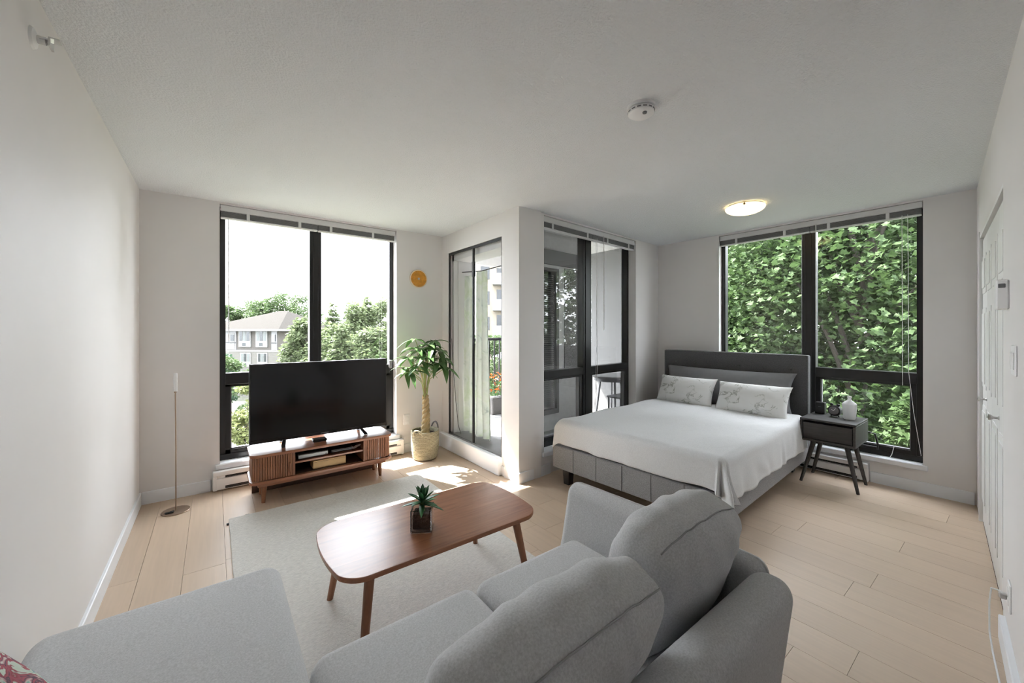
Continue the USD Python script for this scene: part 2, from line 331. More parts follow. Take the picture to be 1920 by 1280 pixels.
# raised blinds
def blind(label, tr, s0, s1, z1, splits, clips, wands, cords=()):
    o0, o1 = .012, .058
    b = T('window_blind', label, 'blind', loc=(*np.array(tr(bx(s0, s1, o0, o1, 0, .1)).bounds.mean(0))[:2], z1))
    b.p('headrail', tr(cat(bx(s0, s1, o0, o1, z1 - .052, z1, .004), bx(s0, s1, o0 - .004, o0, z1 - .05, z1 - .03))), BLINDL)
    for a, c in splits:
        nsl = 7
        for k in range(nsl): pass
        b.p('slat_stack', tr(cat([bx(a, c, o0 + .002, o1 - .002, z1 - .054 - .0068 * (k + 1) + .0014, z1 - .054 - .0068 * k) for k in range(nsl)])), BLINDD)
        b.p('bottom_rail', tr(bx(a, c, o0, o1, z1 - .114, z1 - .1015, .003)), BLINDL)
    for c in clips: b.p('ladder_tape', tr(bx(c - .012, c + .012, o0 - .003, o1, z1 - .112, z1 - .05, .002)), BLINDL)
    for s, z0, o in wands: b.p('wand', tr(tube([(s, o, z1 - .04), (s + .002, o, z0)], .0042, 6)), CORD)
    for pts in cords: b.p('pull_cord', tr(tube(pts, .0022, 5)), CORD)
    return b
blind('raised white blind above the television window', tr1, .502, 2.03, 2.422, [(.505, 1.26), (1.265, 2.02)], (.70, 1.105, 1.38, 1.79), [(.56, 1.25, .03)], [[(1.93, .02, 2.33), (1.935, .02, 1.4), (1.945, .025, 1.05)], [(1.96, .02, 2.33), (1.965, .025, .95)]])
blind('raised white blind above the window beside the column', tr2, .32, 1.92, 2.422, [(.32, 1.09), (1.095, 1.91)], (.455, 1.0, 1.36, 1.79), [(1.27, 1.35, .0)], [[(1.13, .0, 2.33), (1.14, .0, 1.2), (1.10, .0, .35)], [(1.15, .0, 2.33), (1.155, .0, 1.0), (1.11, .0, .3)]])
blind('raised white blind above the window behind the bed', tr3, .765, 2.38, 2.422, [(.768, 1.61), (1.615, 2.375)], (.94, 1.40, 1.76, 2.17), [(1.665, 1.35, .0)], [[(2.26, .01, 2.33), (2.262, .01, 1.2), (2.264, .01, .88)], [(2.295, .01, 2.33), (2.30, .01, 1.0), (2.33, .02, .65), (2.372, .03, .30)]])
# ---------------------------------------------------------------- balcony door with insect screen and curtain
d1 = T('door_1', 'balcony doorway with a black edged insect screen', None, kind='structure')
d1.p('jamb', trD(cat(bx(.150, .19, .05, .30, .165, 2.22), bx(.19, .205, .10, .14, .165, 2.22), bx(1.15, 1.188, .05, .30, .165, 2.22), bx(.15, 1.188, .05, .30, 2.14, 2.222))), DOORW)
d1.p('threshold', trD(bx(.15, 1.188, .0, .30, .15, .178, .004)), CONC)
for zz in (1.135, 1.02): d1.p('strike_hole', trD(mv(lathe([(0, 0), (.014, 0), (.014, .004), (0, .004)], n=14), .192, .23, zz, rx=-90, rz=90)), PLASTIC)
for a, b in ((.158, .672), (.676, 1.178)):
    d1.p('screen_mesh', trD(bx(a, b, .014, .0145, .18, 2.21)), MESHM)
d1.p('screen_edge', trD(cat(bx(.146, .166, .006, .02, .17, 2.222), bx(1.172, 1.19, .006, .02, .17, 2.222), bx(.146, 1.19, .006, .02, 2.196, 2.222),
     tube([(.15, .012, .176), (.5, .012, .170), (.67, .012, .173), (.95, .012, .155), (1.05, .012, .165), (1.18, .012, .15)], .011, 6))), PLASTIC)
d1.p('screen_closure', trD(cat(bx(.662, .686, .002, .022, .18, 2.2, .002), bx(.655, .693, .0, .024, 1.90, 2.06, .004))), PLASTIC)
d1.p('curtain_wire', trD(tube([(.16, .16, 2.02), (.6, .16, 1.985), (1.17, .16, 2.0)], .005, 6)), PLASTIC)
d1.p('sagging_wire', trD(tube([(.17, .03, 1.25), (.20, .035, .9), (.25, .04, .55), (.30, .04, .30), (.36, .04, .2)], .004, 5)), ROPE)
# closet doors: four narrow panelled leaves
trR = onwall(D1, R1)
d2 = T('door_2', 'white panelled bifold closet doors in the right wall', None, kind='structure')
d2.p('casing', trR(cat(bx(.335, .362, -.006, .12, 0, 2.045), bx(.36, 1.84, .0, .12, 2.00, 2.022), bx(1.838, 1.842, .0, .12, 0, 2.02))), DOORW)
d2.p('track', trR(bx(.362, 1.838, .03, .07, 1.985, 2.002)), GASKET)
d2.p('closet_back', trR(bx(.30, 1.9, .125, .13, 0, 2.05)), GASKET)
lw = (1.838 - .380) / 4
for k in range(4):
    s = .380 + k * lw; f = d2.p('leaf', trR(bx(s + .001, s + lw - .001, .012, .045, .012, 1.982, .002)), DOORW)
    for za, zb in ((.16, .84), (.96, 1.50), (1.60, 1.86)):
        d2.p('panel', trR(cat(bx(s + .055, s + lw - .055, .007, .014, za, zb, .005), bx(s + .085, s + lw - .085, .002, .012, za + .035, zb - .035, .008))), DOORW, parent=f)
for s in (.72, 1.50):
    d2.p('knob', trR(mv(lathe([(0, 0), (.012, 0), (.006, .006), (.006, .018), (.015, .028), (.015, .036), (0, .04)], n=16), s, .011, .905, rx=90)), STEEL)
# ---------------------------------------------------------------- baseboard heaters
def heater(label, tr, s0, s1, vents, loc):
    h = T('baseboard_heater', label, 'heater', loc=loc)
    h.p('body', tr(cat(bx(s0, s1, -.062, .0, .012, .105, .004), bx(s0, s1, -.05, .0, .105, .125), bx(s0, s1, -.066, .0, .125, .168, .006), bx(s0, s0 + .03, -.064, 0, .006, .166, .004), bx(s1 - .03, s1, -.064, 0, .006, .166, .004))), WHITE)
    for a, b in vents:
        h.p('outlet_slot', tr(bx(a, b, -.0635, -.055, .112, .132)), PLASTIC); h.p('inlet_slot', tr(bx(a, b, -.0635, -.055, .02, .042)), PLASTIC)
heater('white electric baseboard heater behind the television stand', tr1, .45, 2.10, [(.535, 2.02)], (.8, 4.12, 0))
heater('white electric baseboard heater behind the nightstand', tr3, .30, 2.055, [(.4, 1.98)], (4.6, 1.7, 0))
# wall plates
def plate(name, label, category, tr, s, z, w, h, kind):
    c = tr(bx(s - .01, s + .01, -.01, 0, z, z + .01)).bounds.mean(0); t = T(name, label, category, loc=(c[0], c[1], z))
    t.p('plate', tr(bx(s - w / 2, s + w / 2, -.006, .001, z - h / 2, z + h / 2, .003)), WHITE)
    if kind == 'outlet':
        for dz in (-.02, .02): t.p('socket', tr(bx(s - .017, s + .017, -.009, -.004, z + dz - .014, z + dz + .014, .003)), DOORW)
    else:
        for ds in (-.024, .024): t.p('rocker', tr(bx(s + ds - .016, s + ds + .016, -.011, -.004, z - .033, z + .033, .003)), DOORW)
plate('wall_outlet', 'white wall outlet behind the potted tree', 'outlet', tr1, 2.155, .36, .07, .115, 'outlet')
plate('wall_outlet', 'white wall outlet low at the right edge of the wall', 'outlet', trR, 2.11, .27, .07, .115, 'outlet')
plate('light_switch', 'white double light switch below the thermostat', 'switch', trR, 2.26, 1.238, .115, .115, 'switch')
th = T('thermostat', 'white wall thermostat above the light switch', 'thermostat', loc=(*trR(bx(2.0, 2.1, -.01, 0, 0, 1)).bounds.mean(0)[:2], 1.5))
th.p('body', trR(bx(2.005, 2.075, -.036, 0, 1.44, 1.565, .005)), WHITE); th.p('display', trR(bx(2.055, 2.078, -.030, -.01, 1.53, 1.548, .002)), GASKET)
for k in range(5): th.p('vent', trR(bx(2.003, 2.006, -.030, -.008, 1.45 + k * .012, 1.456 + k * .012)), GASKET)
cb = T('power_cable', 'thin white cable with a plug hanging from the low right outlet', 'cable', loc=(*trR(bx(2.0, 2.1, -.05, 0, 0, 1)).bounds.mean(0)[:2], 0))
cb.p('cord', trR(tube([(2.08, -.012, .262), (2.06, -.03, .262), (2.03, -.045, .25), (2.02, -.05, .18), (2.03, -.05, .06), (2.1, -.045, .012), (2.3, -.04, .006), (2.6, -.035, .006)], .0032, 6)), CORD)
cb.p('plug', trR(bx(2.085, 2.105, -.03, -.008, .248, .272, .004)), STEEL)
# ---------------------------------------------------------------- things on walls and ceiling
ck = T('wall_clock', 'round orange wall disc with a cream rim above the potted tree', 'clock', loc=(1.832, 4.15, 1.925))
ck.p('face', mv(lathe([(0, 0), (.094, 0), (.094, .012), (0, .012)], n=48), 1.832, 4.146, 1.925, rx=90), ORANGE)
ck.p('rim', mv(lathe([(.090, 0), (.103, 0), (.103, .018), (.098, .022), (.092, .016), (.090, .01)], n=48), 1.832, 4.149, 1.925, rx=90), CREAMR)
ck.p('hub', mv(lathe([(0, 0), (.014, 0), (.012, .005), (0, .006)], n=20), 1.832, 4.134, 1.925, rx=90), STEEL)
def dome_lamp(label, x, y):
    c = T('ceiling_lamp', label, 'lamp', loc=(x, y, H))
    c.p('pan', lathe([(0, -.014), (.135, -.014), (.14, 0), (0, 0)], x, y, H, 40), STEEL)
    prof = [(.155 * math.cos(a), -.018 - .060 * math.sin(a)) for a in np.linspace(0, math.pi / 2, 10)]
    c.p('shade', lathe([(.148, -.012)] + prof[:-1] + [(0, -.078)], x, y, H, 40), LAMPG, 'warm glowing frosted glass bowl')
    for a in (200, 320, 80):
        q = math.radians(a); c.p('clip', mv(cat(trimesh.creation.icosphere(2, .009), bx(-.012, .0, -.004, .004, -.004, .012)), x + .153 * math.cos(q), y + .153 * math.sin(q), H - .024, rz=a), BRASS)
LAMPG = M('lamp_glass', (.9, .82, .62), .3, emit=.5, emit_col=(1.0, .78, .42))
dome_lamp('flush ceiling lamp with a warm frosted bowl above the bed', 3.70, 1.49)
sd = T('smoke_detector', 'round white smoke detector on the ceiling', 'smoke detector', loc=(1.655, 1.135, H))
sd.p('base', lathe([(0, 0), (.067, 0), (.067, -.012), (.0, -.012)], 1.655, 1.135, H, 40), WHITE)
sd.p('cover', lathe([(.0, -.012), (.056, -.012), (.058, -.017), (.062, -.018), (.061, -.034), (.05, -.042), (.02, -.046), (0, -.046)], 1.655, 1.135, H, 40), WHITE)
for k in range(14):
    q = k * 2 * math.pi / 14; sd.p('vent', mv(bx(-.009, .009, -.002, .002, -.0025, .0025), 1.655 + .0605 * math.cos(q), 1.135 + .0605 * math.sin(q), H - .026, rz=math.degrees(q) + 90), GASKET)
sd.p('test_button', lathe([(0, -.043), (.011, -.043), (.010, -.049), (0, -.049)], 1.640, 1.105, H, 20), GASKET)
sp = T('sprinkler', 'small sprinkler head high on the left wall', 'sprinkler', loc=(-.458, 1.905, 2.28))
sp.p('escutcheon', mv(lathe([(0, 0), (.034, 0), (.03, .007), (.014, .012), (0, .012)], n=28), -.458, 1.905, 2.28, ry=90), WHITE)
sp.p('body', mv(lathe([(0, 0), (.012, 0), (.012, .02), (.007, .024), (.007, .03), (0, .03)], n=16), -.448, 1.905, 2.28, ry=90), CHROME)
sp.p('deflector', cat(bx(-.420, -.415, 1.885, 1.925, 2.262, 2.268), bx(-.418, -.396, 1.89, 1.92, 2.288, 2.292), cyl((-.44, 1.893, 2.28), (-.415, 1.893, 2.285), .0028, n=6), cyl((-.44, 1.917, 2.28), (-.415, 1.917, 2.285), .0028, n=6), bx(-.420, -.415, 1.888, 1.922, 2.268, 2.291)), CHROME)
# ---------------------------------------------------------------- rug
def rugf(v):
    v = v.copy(); top = v[:, 2] > 0
    v[top, 2] += .004 * (meshkit.fbm(v[top] * 3.0, 2, 3) - .5); e = meshkit.noise(v * 9, 5) - .5
    v[:, 0] += .006 * e; v[:, 1] += .006 * (meshkit.noise(v * 8, 6) - .5); return v
rg = T('area_rug', 'large pale woven wool rug under the coffee table', 'rug', loc=(.80, 2.15, 0))
rg.p('pile', mv(rbox(1.43, 2.56, .014, .006, n=60, d=2, f=rugf), .80, 2.15, .0075), RUG, smooth=True)
for x, y in ((.088, 3.36), (.20, 3.437)): rg.p('corner_tab', bx(x - .018, x + .006, y - .012, y + .004, .002, .012, .002), PLASTIC)
# ---------------------------------------------------------------- television stand and what stands on it
ST = T('television_stand', 'low walnut television stand with sliding slatted doors', 'tv stand', loc=(.765, 3.72, 0))
cx_, cy_ = .765, 3.715
outline = affinity.translate(rrect(1.10, .37, .06), cx_, cy_)
ST.p('top', prism(outline, .375, .398, .004), WALNUT)
ST.p('base', prism(outline, .168, .192, .004), WALNUT)
ST.p('apron', bx(.27, 1.26, 3.575, 3.86, .135, .170, .003), WALNUT)
ST.p('back', bx(.25, 1.28, 3.875, 3.885, .0005, .378), DARKIN)
ST.p('divider', bx(.500, .518, 3.545, 3.865, .19, .378), WALNUTV); ST.p('divider', bx(1.052, 1.070, 3.545, 3.865, .19, .378), WALNUTV)
ST.p('shelf', bx(.518, 1.052, 3.56, 3.865, .278, .292), WALNUT)
ST.p('inner_floor', bx(.518, 1.052, 3.56, 3.865, .19, .194), DARKIN)
def slats(pts):
    """tambour slats along a path on the plan"""
    ls = LineString(pts); n = int(ls.length / .0165); out = []
    for k in range(n):
        a, b = ls.interpolate(k * ls.length / n), ls.interpolate((k + 1) * ls.length / n)
        ang = math.degrees(math.atan2(b.y - a.y, b.x - a.x)); L = math.hypot(b.x - a.x, b.y - a.y)
        out.append(mv(bx(-L / 2 + .0012, L / 2 - .0012, -.005, .005, .194, .374, .0022), (a.x + b.x) / 2, (a.y + b.y) / 2, 0, rz=ang))
    return out
def arcp(cx, cy, r, a0, a1, n=8): return [(cx + r * math.cos(math.radians(a)), cy + r * math.sin(math.radians(a))) for a in np.linspace(a0, a1, n)]
for pts, hx in (([(.500, 3.552)] + arcp(.285, 3.602, .05, 270, 180) + [(.235, 3.85)], .482), ([(1.070, 3.552)] + arcp(1.245, 3.602, .05, 270, 360) + [(1.295, 3.85)], 1.088)):
    dd = ST.p('door', bx(min(hx, .5 if hx < .8 else 1.07) - .002, max(hx, .5 if hx < .8 else 1.07) + .002, 3.553, 3.562, .194, .374), WALNUTV)
    for s_ in slats(pts): ST.p('slat', s_, WALNUTV, parent=dd, smooth=False)
    ST.p('handle', tube([(hx, 3.548, .30), (hx, 3.534, .295), (hx, 3.532, .275), (hx, 3.532, .25), (hx, 3.534, .23), (hx, 3.548, .225)], .006, 8), WALNUT, parent=dd)
for x, y in ((.315, 3.62), (1.225, 3.64), (.315, 3.82), (1.225, 3.82)): ST.p('leg', cyl((x, y, .137), (x + (.006 if x > .7 else -.006), y, 0), .021, .013), WALNUTV)
TV = T('television', 'large black flat television standing in front of the window', 'tv', loc=(.777, 3.75, .398))
TV.p('casing', bx(.224, 1.331, 3.752, 3.790, .437, 1.076, .006), PLASTIC)
TV.p('rear_housing', bx(.42, 1.13, 3.788, 3.825, .48, .86, .01), PLASTIC)
TV.p('screen', bx(.233, 1.322, 3.748, 3.756, .457, 1.067), SCREEN)
TV.p('bezel', cat(bx(.224, .2345, 3.744, 3.76, .437, 1.076), bx(1.3205, 1.331, 3.744, 3.76, .437, 1.076), bx(.224, 1.331, 3.744, 3.76, 1.066, 1.076), bx(.224, 1.331, 3.744, 3.76, .437, .459)), PLASTIC)
TV.p('logo', bx(.745, .81, 3.7432, 3.745, .4445, .4515, .0006), SILVER)
for x, s in ((.47, -1), (1.085, 1)):
    TV.p('foot', cat(trimesh.convex.convex_hull(np.array([(x - .012, 3.755, .445), (x + .012, 3.755, .445), (x - .012, 3.775, .445), (x + .012, 3.775, .445), (x + s * .02 - .014, 3.645, .3985), (x + s * .02 + .014, 3.645, .3985), (x + s * .02 - .014, 3.66, .41), (x + s * .02 + .014, 3.66, .41)])),
         trimesh.convex.convex_hull(np.array([(x - .012, 3.77, .445), (x + .012, 3.77, .445), (x - .012, 3.79, .445), (x + .012, 3.79, .445), (x + s * .01 - .014, 3.86, .3985), (x + s * .01 + .014, 3.86, .3985), (x + s * .01 - .014, 3.85, .41), (x + s * .01 + .014, 3.85, .41)]))), PLASTIC)
mb = T('media_box', 'small black media box on the stand under the television', 'media box', loc=(.72, 3.68, .398))
mb.p('body', bx(.665, .775, 3.64, 3.72, .402, .424, .006), PLASTIC); mb.p('base', bx(.672, .768, 3.646, 3.714, .398, .403), GASKET)
pl = T('disc_player', 'black disc player with a silver front on the upper shelf', 'disc player', loc=(.66, 3.70, .292))
pl.p('body', bx(.545, .775, 3.60, 3.83, .295, .334, .003), PLASTIC); pl.p('front_panel', bx(.548, .772, 3.594, 3.601, .297, .328, .002), SILVER); pl.p('button', bx(.752, .762, 3.591, 3.595, .306, .312), PLASTIC)
pr = T('set_top_box', 'slim dark box beside the disc player on the upper shelf', 'set-top box', loc=(.90, 3.70, .292))
pr.p('body', bx(.80, .975, 3.61, 3.80, .294, .322, .003), PLASTIC); pr.p('front_strip', bx(.81, .965, 3.606, 3.611, .302, .308), SILVER)
pp = T('paper_note', 'crumpled white paper at the right end of the upper shelf', 'paper', loc=(1.01, 3.64, .292))
def crump(v):
    v = v.copy(); v[:, 2] += .02 * np.abs(v[:, 0] + .02) / .05 + .015 * (meshkit.noise(v * 40, 2) - .5); return v
pp.p('sheet', mv(rbox(.085, .06, .003, .0014, n=10, d=1, f=crump), 1.008, 3.63, .302, rz=-25), PAPER, smooth=True)
kb = T('wooden_box', 'pale plywood box lying on the lower shelf of the stand', 'box', loc=(.79, 3.66, .194))
kb.p('body', bx(.655, .915, 3.585, 3.72, .1945, .262, .004), KRAFT); kb.p('lid_seam', bx(.654, .916, 3.584, 3.721, .249, .2505), DARKIN)
# ---------------------------------------------------------------- floor lamp
lp = T('floor_lamp', 'very thin bronze floor lamp with a glowing tube tip', 'lamp', loc=(-.225, 3.845, 0))
lp.p('base', lathe([(0, 0), (.086, 0), (.086, .005), (.083, .008), (0, .008)], -.225, 3.845, 0, 48), BRASS)
lp.p('pole', tube([(-.225, 3.845, .006), (-.225, 3.845, .45), (-.228, 3.845, .90)], .0042, 8), BRASS)
lp.p('tube', lathe([(0, 0), (.012, 0), (.0125, .13), (.011, .134), (0, .134)], -.228, 3.845, .895, 18), OPAL)
lp.p('socket', lathe([(0, 0), (.008, 0), (.008, .02), (0, .02)], -.228, 3.845, .885, 12), BRASS)
lp.p('foot_switch', cat(bx(-.285, -.235, 3.80, 3.822, .008, .016, .003), tube([(-.235, 3.83, .012), (-.25, 3.82, .014), (-.285, 3.805, .013)], .004, 6)), PLASTIC)
# ---------------------------------------------------------------- potted tree
bxp, byp = 1.775, 3.845
pk = T('potted_tree', 'braided money tree in a woven basket by the balcony door', 'plant', loc=(bxp, byp, 0))
prof = [(0, .004), (.112, .004), (.122, .012)]
for k in range(19):
    z = .015 + .0145 * k; r = .125 + .017 * math.sin(min(1, k / 11) * math.pi / 2)
    prof += [(r - .001, z), (r + .0035, z + .004), (r + .0035, z + .010), (r - .001, z + .0143)]
prof += [(.146, .292), (.143, .298), (.134, .296), (.130, .24), (0, .235)]
pk.p('basket', lathe(prof, bxp, byp, 0, 48), WICKER)
pk.p('soil', lathe([(0, 0), (.131, 0), (.131, .006), (.06, .014), (0, .016)], bxp, byp, .25, 32), SOIL)
def hoop(a, w, h, tilt):
    q = math.radians(a); c = np.array([bxp + .141 * math.cos(q), byp + .141 * math.sin(q), .27]); t = np.array([-math.sin(q), math.cos(q), 0]); o = np.array([math.cos(q), math.sin(q), 0])
    return [c + t * w * math.cos(b) + np.array([0, 0, 1]) * h * math.sin(b) + o * tilt * math.sin(b) for b in np.linspace(-.15, math.pi + .15, 17)]
pk.p('handle', tube(hoop(215, .05, .055, .025), .009, 8), WICKER); pk.p('handle', tube(hoop(20, .05, .085, .01), .0085, 8), ROPE, 'dark rope handle')
for k in range(3):
    pts = []
    for i in range(40):
        t = i / 39; z = .25 + .41 * t; a = 2 * math.pi * (k / 3 + t * 2.6); r = .024 * (1 - .25 * t) + .03 * max(0, .12 - t)
        pts.append((bxp + .01 * math.sin(3 * t) + r * math.cos(a), byp + r * math.sin(a), z))
    pk.p('trunk', tube(pts, np.linspace(.026, .0185, 40), 10), BARK, smooth=True)
def leaflet(base, direction, up, L, W):
    d = np.array(direction, float); d /= np.linalg.norm(d); s = np.cross(d, up); s /= np.linalg.norm(s) + 1e-9; n = np.cross(s, d)
    V, rows = [], 9
    for i in range(rows):
        t = i / (rows - 1); w = W * (math.sin(math.pi * min(1, t ** .8)) ** .8) * (1 - .25 * t) + .0012; c = np.array(base) + d * L * t - np.array([0, 0, 1]) * L * .38 * t ** 2.2
        V += [c - s * w + n * w * .30, c - n * .0, c + s * w + n * w * .30]
    F = []
    for i in range(rows - 1):
        a = 3 * i; F += [(a, a + 1, a + 4), (a, a + 4, a + 3), (a + 1, a + 2, a + 5), (a + 1, a + 5, a + 4)]
    top = np.array(V); bot = top - n * .0012; k = len(V)
    return trimesh.Trimesh(np.vstack([top, bot]), F + [(x[2] + k, x[1] + k, x[0] + k) for x in F], process=False)
rl = random.Random(11)
stems = [(-.20, -.06, 1.04, .62), (.02, -.13, 1.14, .66), (.11, .02, 1.20, .70), (-.11, .0, 1.22, .66), (.19, -.03, 1.02, .62), (-.13, -.14, .95, .60), (.08, -.15, .98, .60), (-.02, .07, 1.09, .66), (.17, -.12, .92, .62), (-.18, .07, .93, .62), (-.05, -.16, 1.05, .62), (.0, -.05, 1.16, .62),
         (-.22, -.14, .90, .58), (.13, -.06, 1.09, .62), (-.14, -.08, 1.13, .64), (.04, .06, 1.02, .60), (-.06, -.10, .98, .60), (.10, .08, 1.12, .64)]
for i, (dx, dy, zt, zb) in enumerate(stems):
    b0 = np.array([bxp + .012 * math.cos(i * 2), byp + .012 * math.sin(i * 2), zb]); tip = np.array([bxp + dx, byp + dy, zt + .03])
    mid = b0 + (tip - b0) * .5 + np.array([dx * -.22, dy * -.22, .05])
    st = pk.p('stalk', tube([b0, b0 * .6 + mid * .4, mid, mid * .4 + tip * .6, tip], np.linspace(.0085 if i < 4 else .005, .003, 5), 7), BARK if i < 3 else STALK)
    n = rl.choice((5, 6, 6, 7))
    for k in range(n):
        a = 2 * math.pi * (k + rl.uniform(-.15, .15)) / n + i; dirn = (math.cos(a), math.sin(a), rl.uniform(-.45, .25))
        L = rl.uniform(.13, .20)
        base = tip + np.array([math.cos(a), math.sin(a), 0]) * .008
        e = base + np.array(dirn) * L
        if e[0] > 2.07: dirn = (dirn[0] * -.2, dirn[1] - .5, -.5)
        if e[1] > 4.10: dirn = (dirn[0], dirn[1] * -.3, -.4)
        pk.p('leaf', leaflet(base, dirn, (0, 0, 1), L, rl.uniform(.026, .036)), LEAF, smooth=True, parent=st)
# ---------------------------------------------------------------- coffee table with succulent
tx, ty, tz = .885, 1.835, .392
CT = T('coffee_table', 'walnut coffee table with rounded corners on the rug', 'coffee table', loc=(tx, ty, .015))
CT.p('top', prism(affinity.translate(rrect(.965, .55, .085, bulge=.035), tx, ty), tz - .022, tz, .004), WALNUT)
CT.p('frame', cat(bx(tx - .36, tx + .36, ty - .20, ty - .18, tz - .055, tz - .02), bx(tx - .36, tx + .36, ty + .18, ty + .20, tz - .055, tz - .02), bx(tx - .37, tx - .35, ty - .2, ty + .2, tz - .055, tz - .02), bx(tx + .35, tx + .37, ty - .2, ty + .2, tz - .055, tz - .02)), WALNUT)
for sx in (-1, 1):
    for sy in (-1, 1):
        CT.p('leg', cyl((tx + sx * .375, ty + sy * .205, tz - .021), (tx + sx * .425, ty + sy * .265, .014), .021, .0145, 14), WALNUTV)
px_, py_ = .805, 1.775
SU = T('potted_succulent', 'green spiky succulent in a square glass planter on the coffee table', 'plant', loc=(px_, py_, tz), rot=-32)
g = .05
SU.p('planter', cat(bx(-g, g, -g, g, .0, .013, .003), bx(-g, -g + .007, -g, g, .011, .105, .002), bx(g - .007, g, -g, g, .011, .105, .002), bx(-g, g, -g, -g + .007, .011, .105, .002), bx(-g, g, g - .007, g, .011, .105, .002)), GLASS, 'clear square glass planter')
SU.p('soil', rbox(.082, .082, .072, .008, n=6, d=2, f=lambda v: v + .0025 * (meshkit.noise(v * 120, 1)[:, None] - .5) + np.array([0, 0, .05])), SOIL, smooth=True)
SU.p('stem', cyl((0, 0, .08), (0, 0, .135), .012, .008, 10), STALK)
for k in range(20):
    a = k * 2.399; ring = k / 20; L = .105 - .03 * ring; el = math.radians(-8 + 88 * ring ** 1.1)
    d = np.array([math.cos(a) * math.cos(el), math.sin(a) * math.cos(el), math.sin(el)]); s = np.array([-math.sin(a), math.cos(a), 0]); n = np.cross(d, s); n = n if n[2] > 0 else -n
    V = []; rows = 7
    for i in range(rows):
        t = i / (rows - 1); w = .0155 * (.55 + .9 * t) * (1 - t) ** .75 * 1.25 + .0006; c = np.array([0, 0, .118 + .02 * ring]) + d * L * t - np.array([0, 0, 1]) * .022 * t * t * (1 - ring)
        V += [c - s * w + n * w * .35, c, c + s * w + n * w * .35, c - n * w * .35]
    F = []
    for i in range(rows - 1):
        q = 4 * i
        for e in range(4):
            f2 = (e + 1) % 4; F += [(q + e, q + f2, q + 4 + f2), (q + e, q + 4 + f2, q + 4 + e)]
    SU.p('leaf', trimesh.Trimesh(V, F, process=False), AGAVE, smooth=True)
# ---------------------------------------------------------------- sofa with chaise
SF = T('sofa', 'grey fabric corner sofa with a chaise along the left wall', 'sofa', loc=(.5, .85, 0))
def puff(dz, sd=0):
    def f(v):
        v = v.copy(); h = np.abs(v).max(0); k = np.clip(1 - (v[:, 0] / h[0]) ** 2, 0, 1) * np.clip(1 - (v[:, 1] / h[1]) ** 2, 0, 1)
        v[:, 2] += np.where(v[:, 2] > 0, dz * k, 0) + np.where(v[:, 2] > 0, .004 * (meshkit.fbm(v * 6 + sd, 3, sd) - .5), 0); return v
    return f
SF.p('frame', cat(mv(rbox(1.86, .74, .21, .03), .47, .83, .185), mv(rbox(.62, .62, .21, .03), -.13, 1.45, .185)), SOFA, smooth=True)
SF.p('chaise_cushion', mv(rbox(.645, 1.255, .165, .055, n=14, d=5, f=puff(.014, 1)), -.115, 1.17, .365), SOFA, smooth=True)
SF.p('seat_cushion', mv(rbox(.536, .74, .165, .05, n=14, d=5, f=puff(.014, 2)), .476, .855, .362), SOFA, smooth=True)
SF.p('seat_cushion', mv(rbox(.536, .74, .165, .05, n=14, d=5, f=puff(.014, 3)), 1.014, .855, .362), SOFA, smooth=True)
def backf(v):
    v = v.copy(); t = (v[:, 2] + .27) / .54; v[:, 1] += -.045 * t; v[:, 0] += np.where(v[:, 0] > 0, .085 * (t - .5), 0)
    v[:, 2] += np.where(v[:, 0] < .3, 0, 0); return v
SF.p('backrest', mv(rbox(1.77, .125, .54, .055, n=12, d=5, f=backf), .44, .505, .355), SOFA, smooth=True)
def armf(v):
    v = v.copy(); t = (v[:, 2] + .25) / .5; wedge = np.where(v[:, 0] < 0, .0, 0)
    v[:, 0] += .085 * (t - .5) + np.where(v[:, 0] < 0, .02 * (t - .5), 0); v[:, 0] += np.where(v[:, 1] < 0, .055 * v[:, 1] / .44, 0); v[:, 2] += np.where(t > .5, .012 * (-v[:, 1]) / .43, 0); return v
SF.p('armrest', mv(rbox(.105, .885, .53, .048, n=12, d=5, f=armf), 1.365, .92, .36), SOFA, smooth=True)
for x, y in ((-.38, 1.68), (.12, 1.68), (1.30, 1.12), (1.28, .52), (-.36, .54)): SF.p('leg', cyl((x, y, .085), (x, y, .0 if y < .86 else .0145), .024, .016, 12), DGREY)
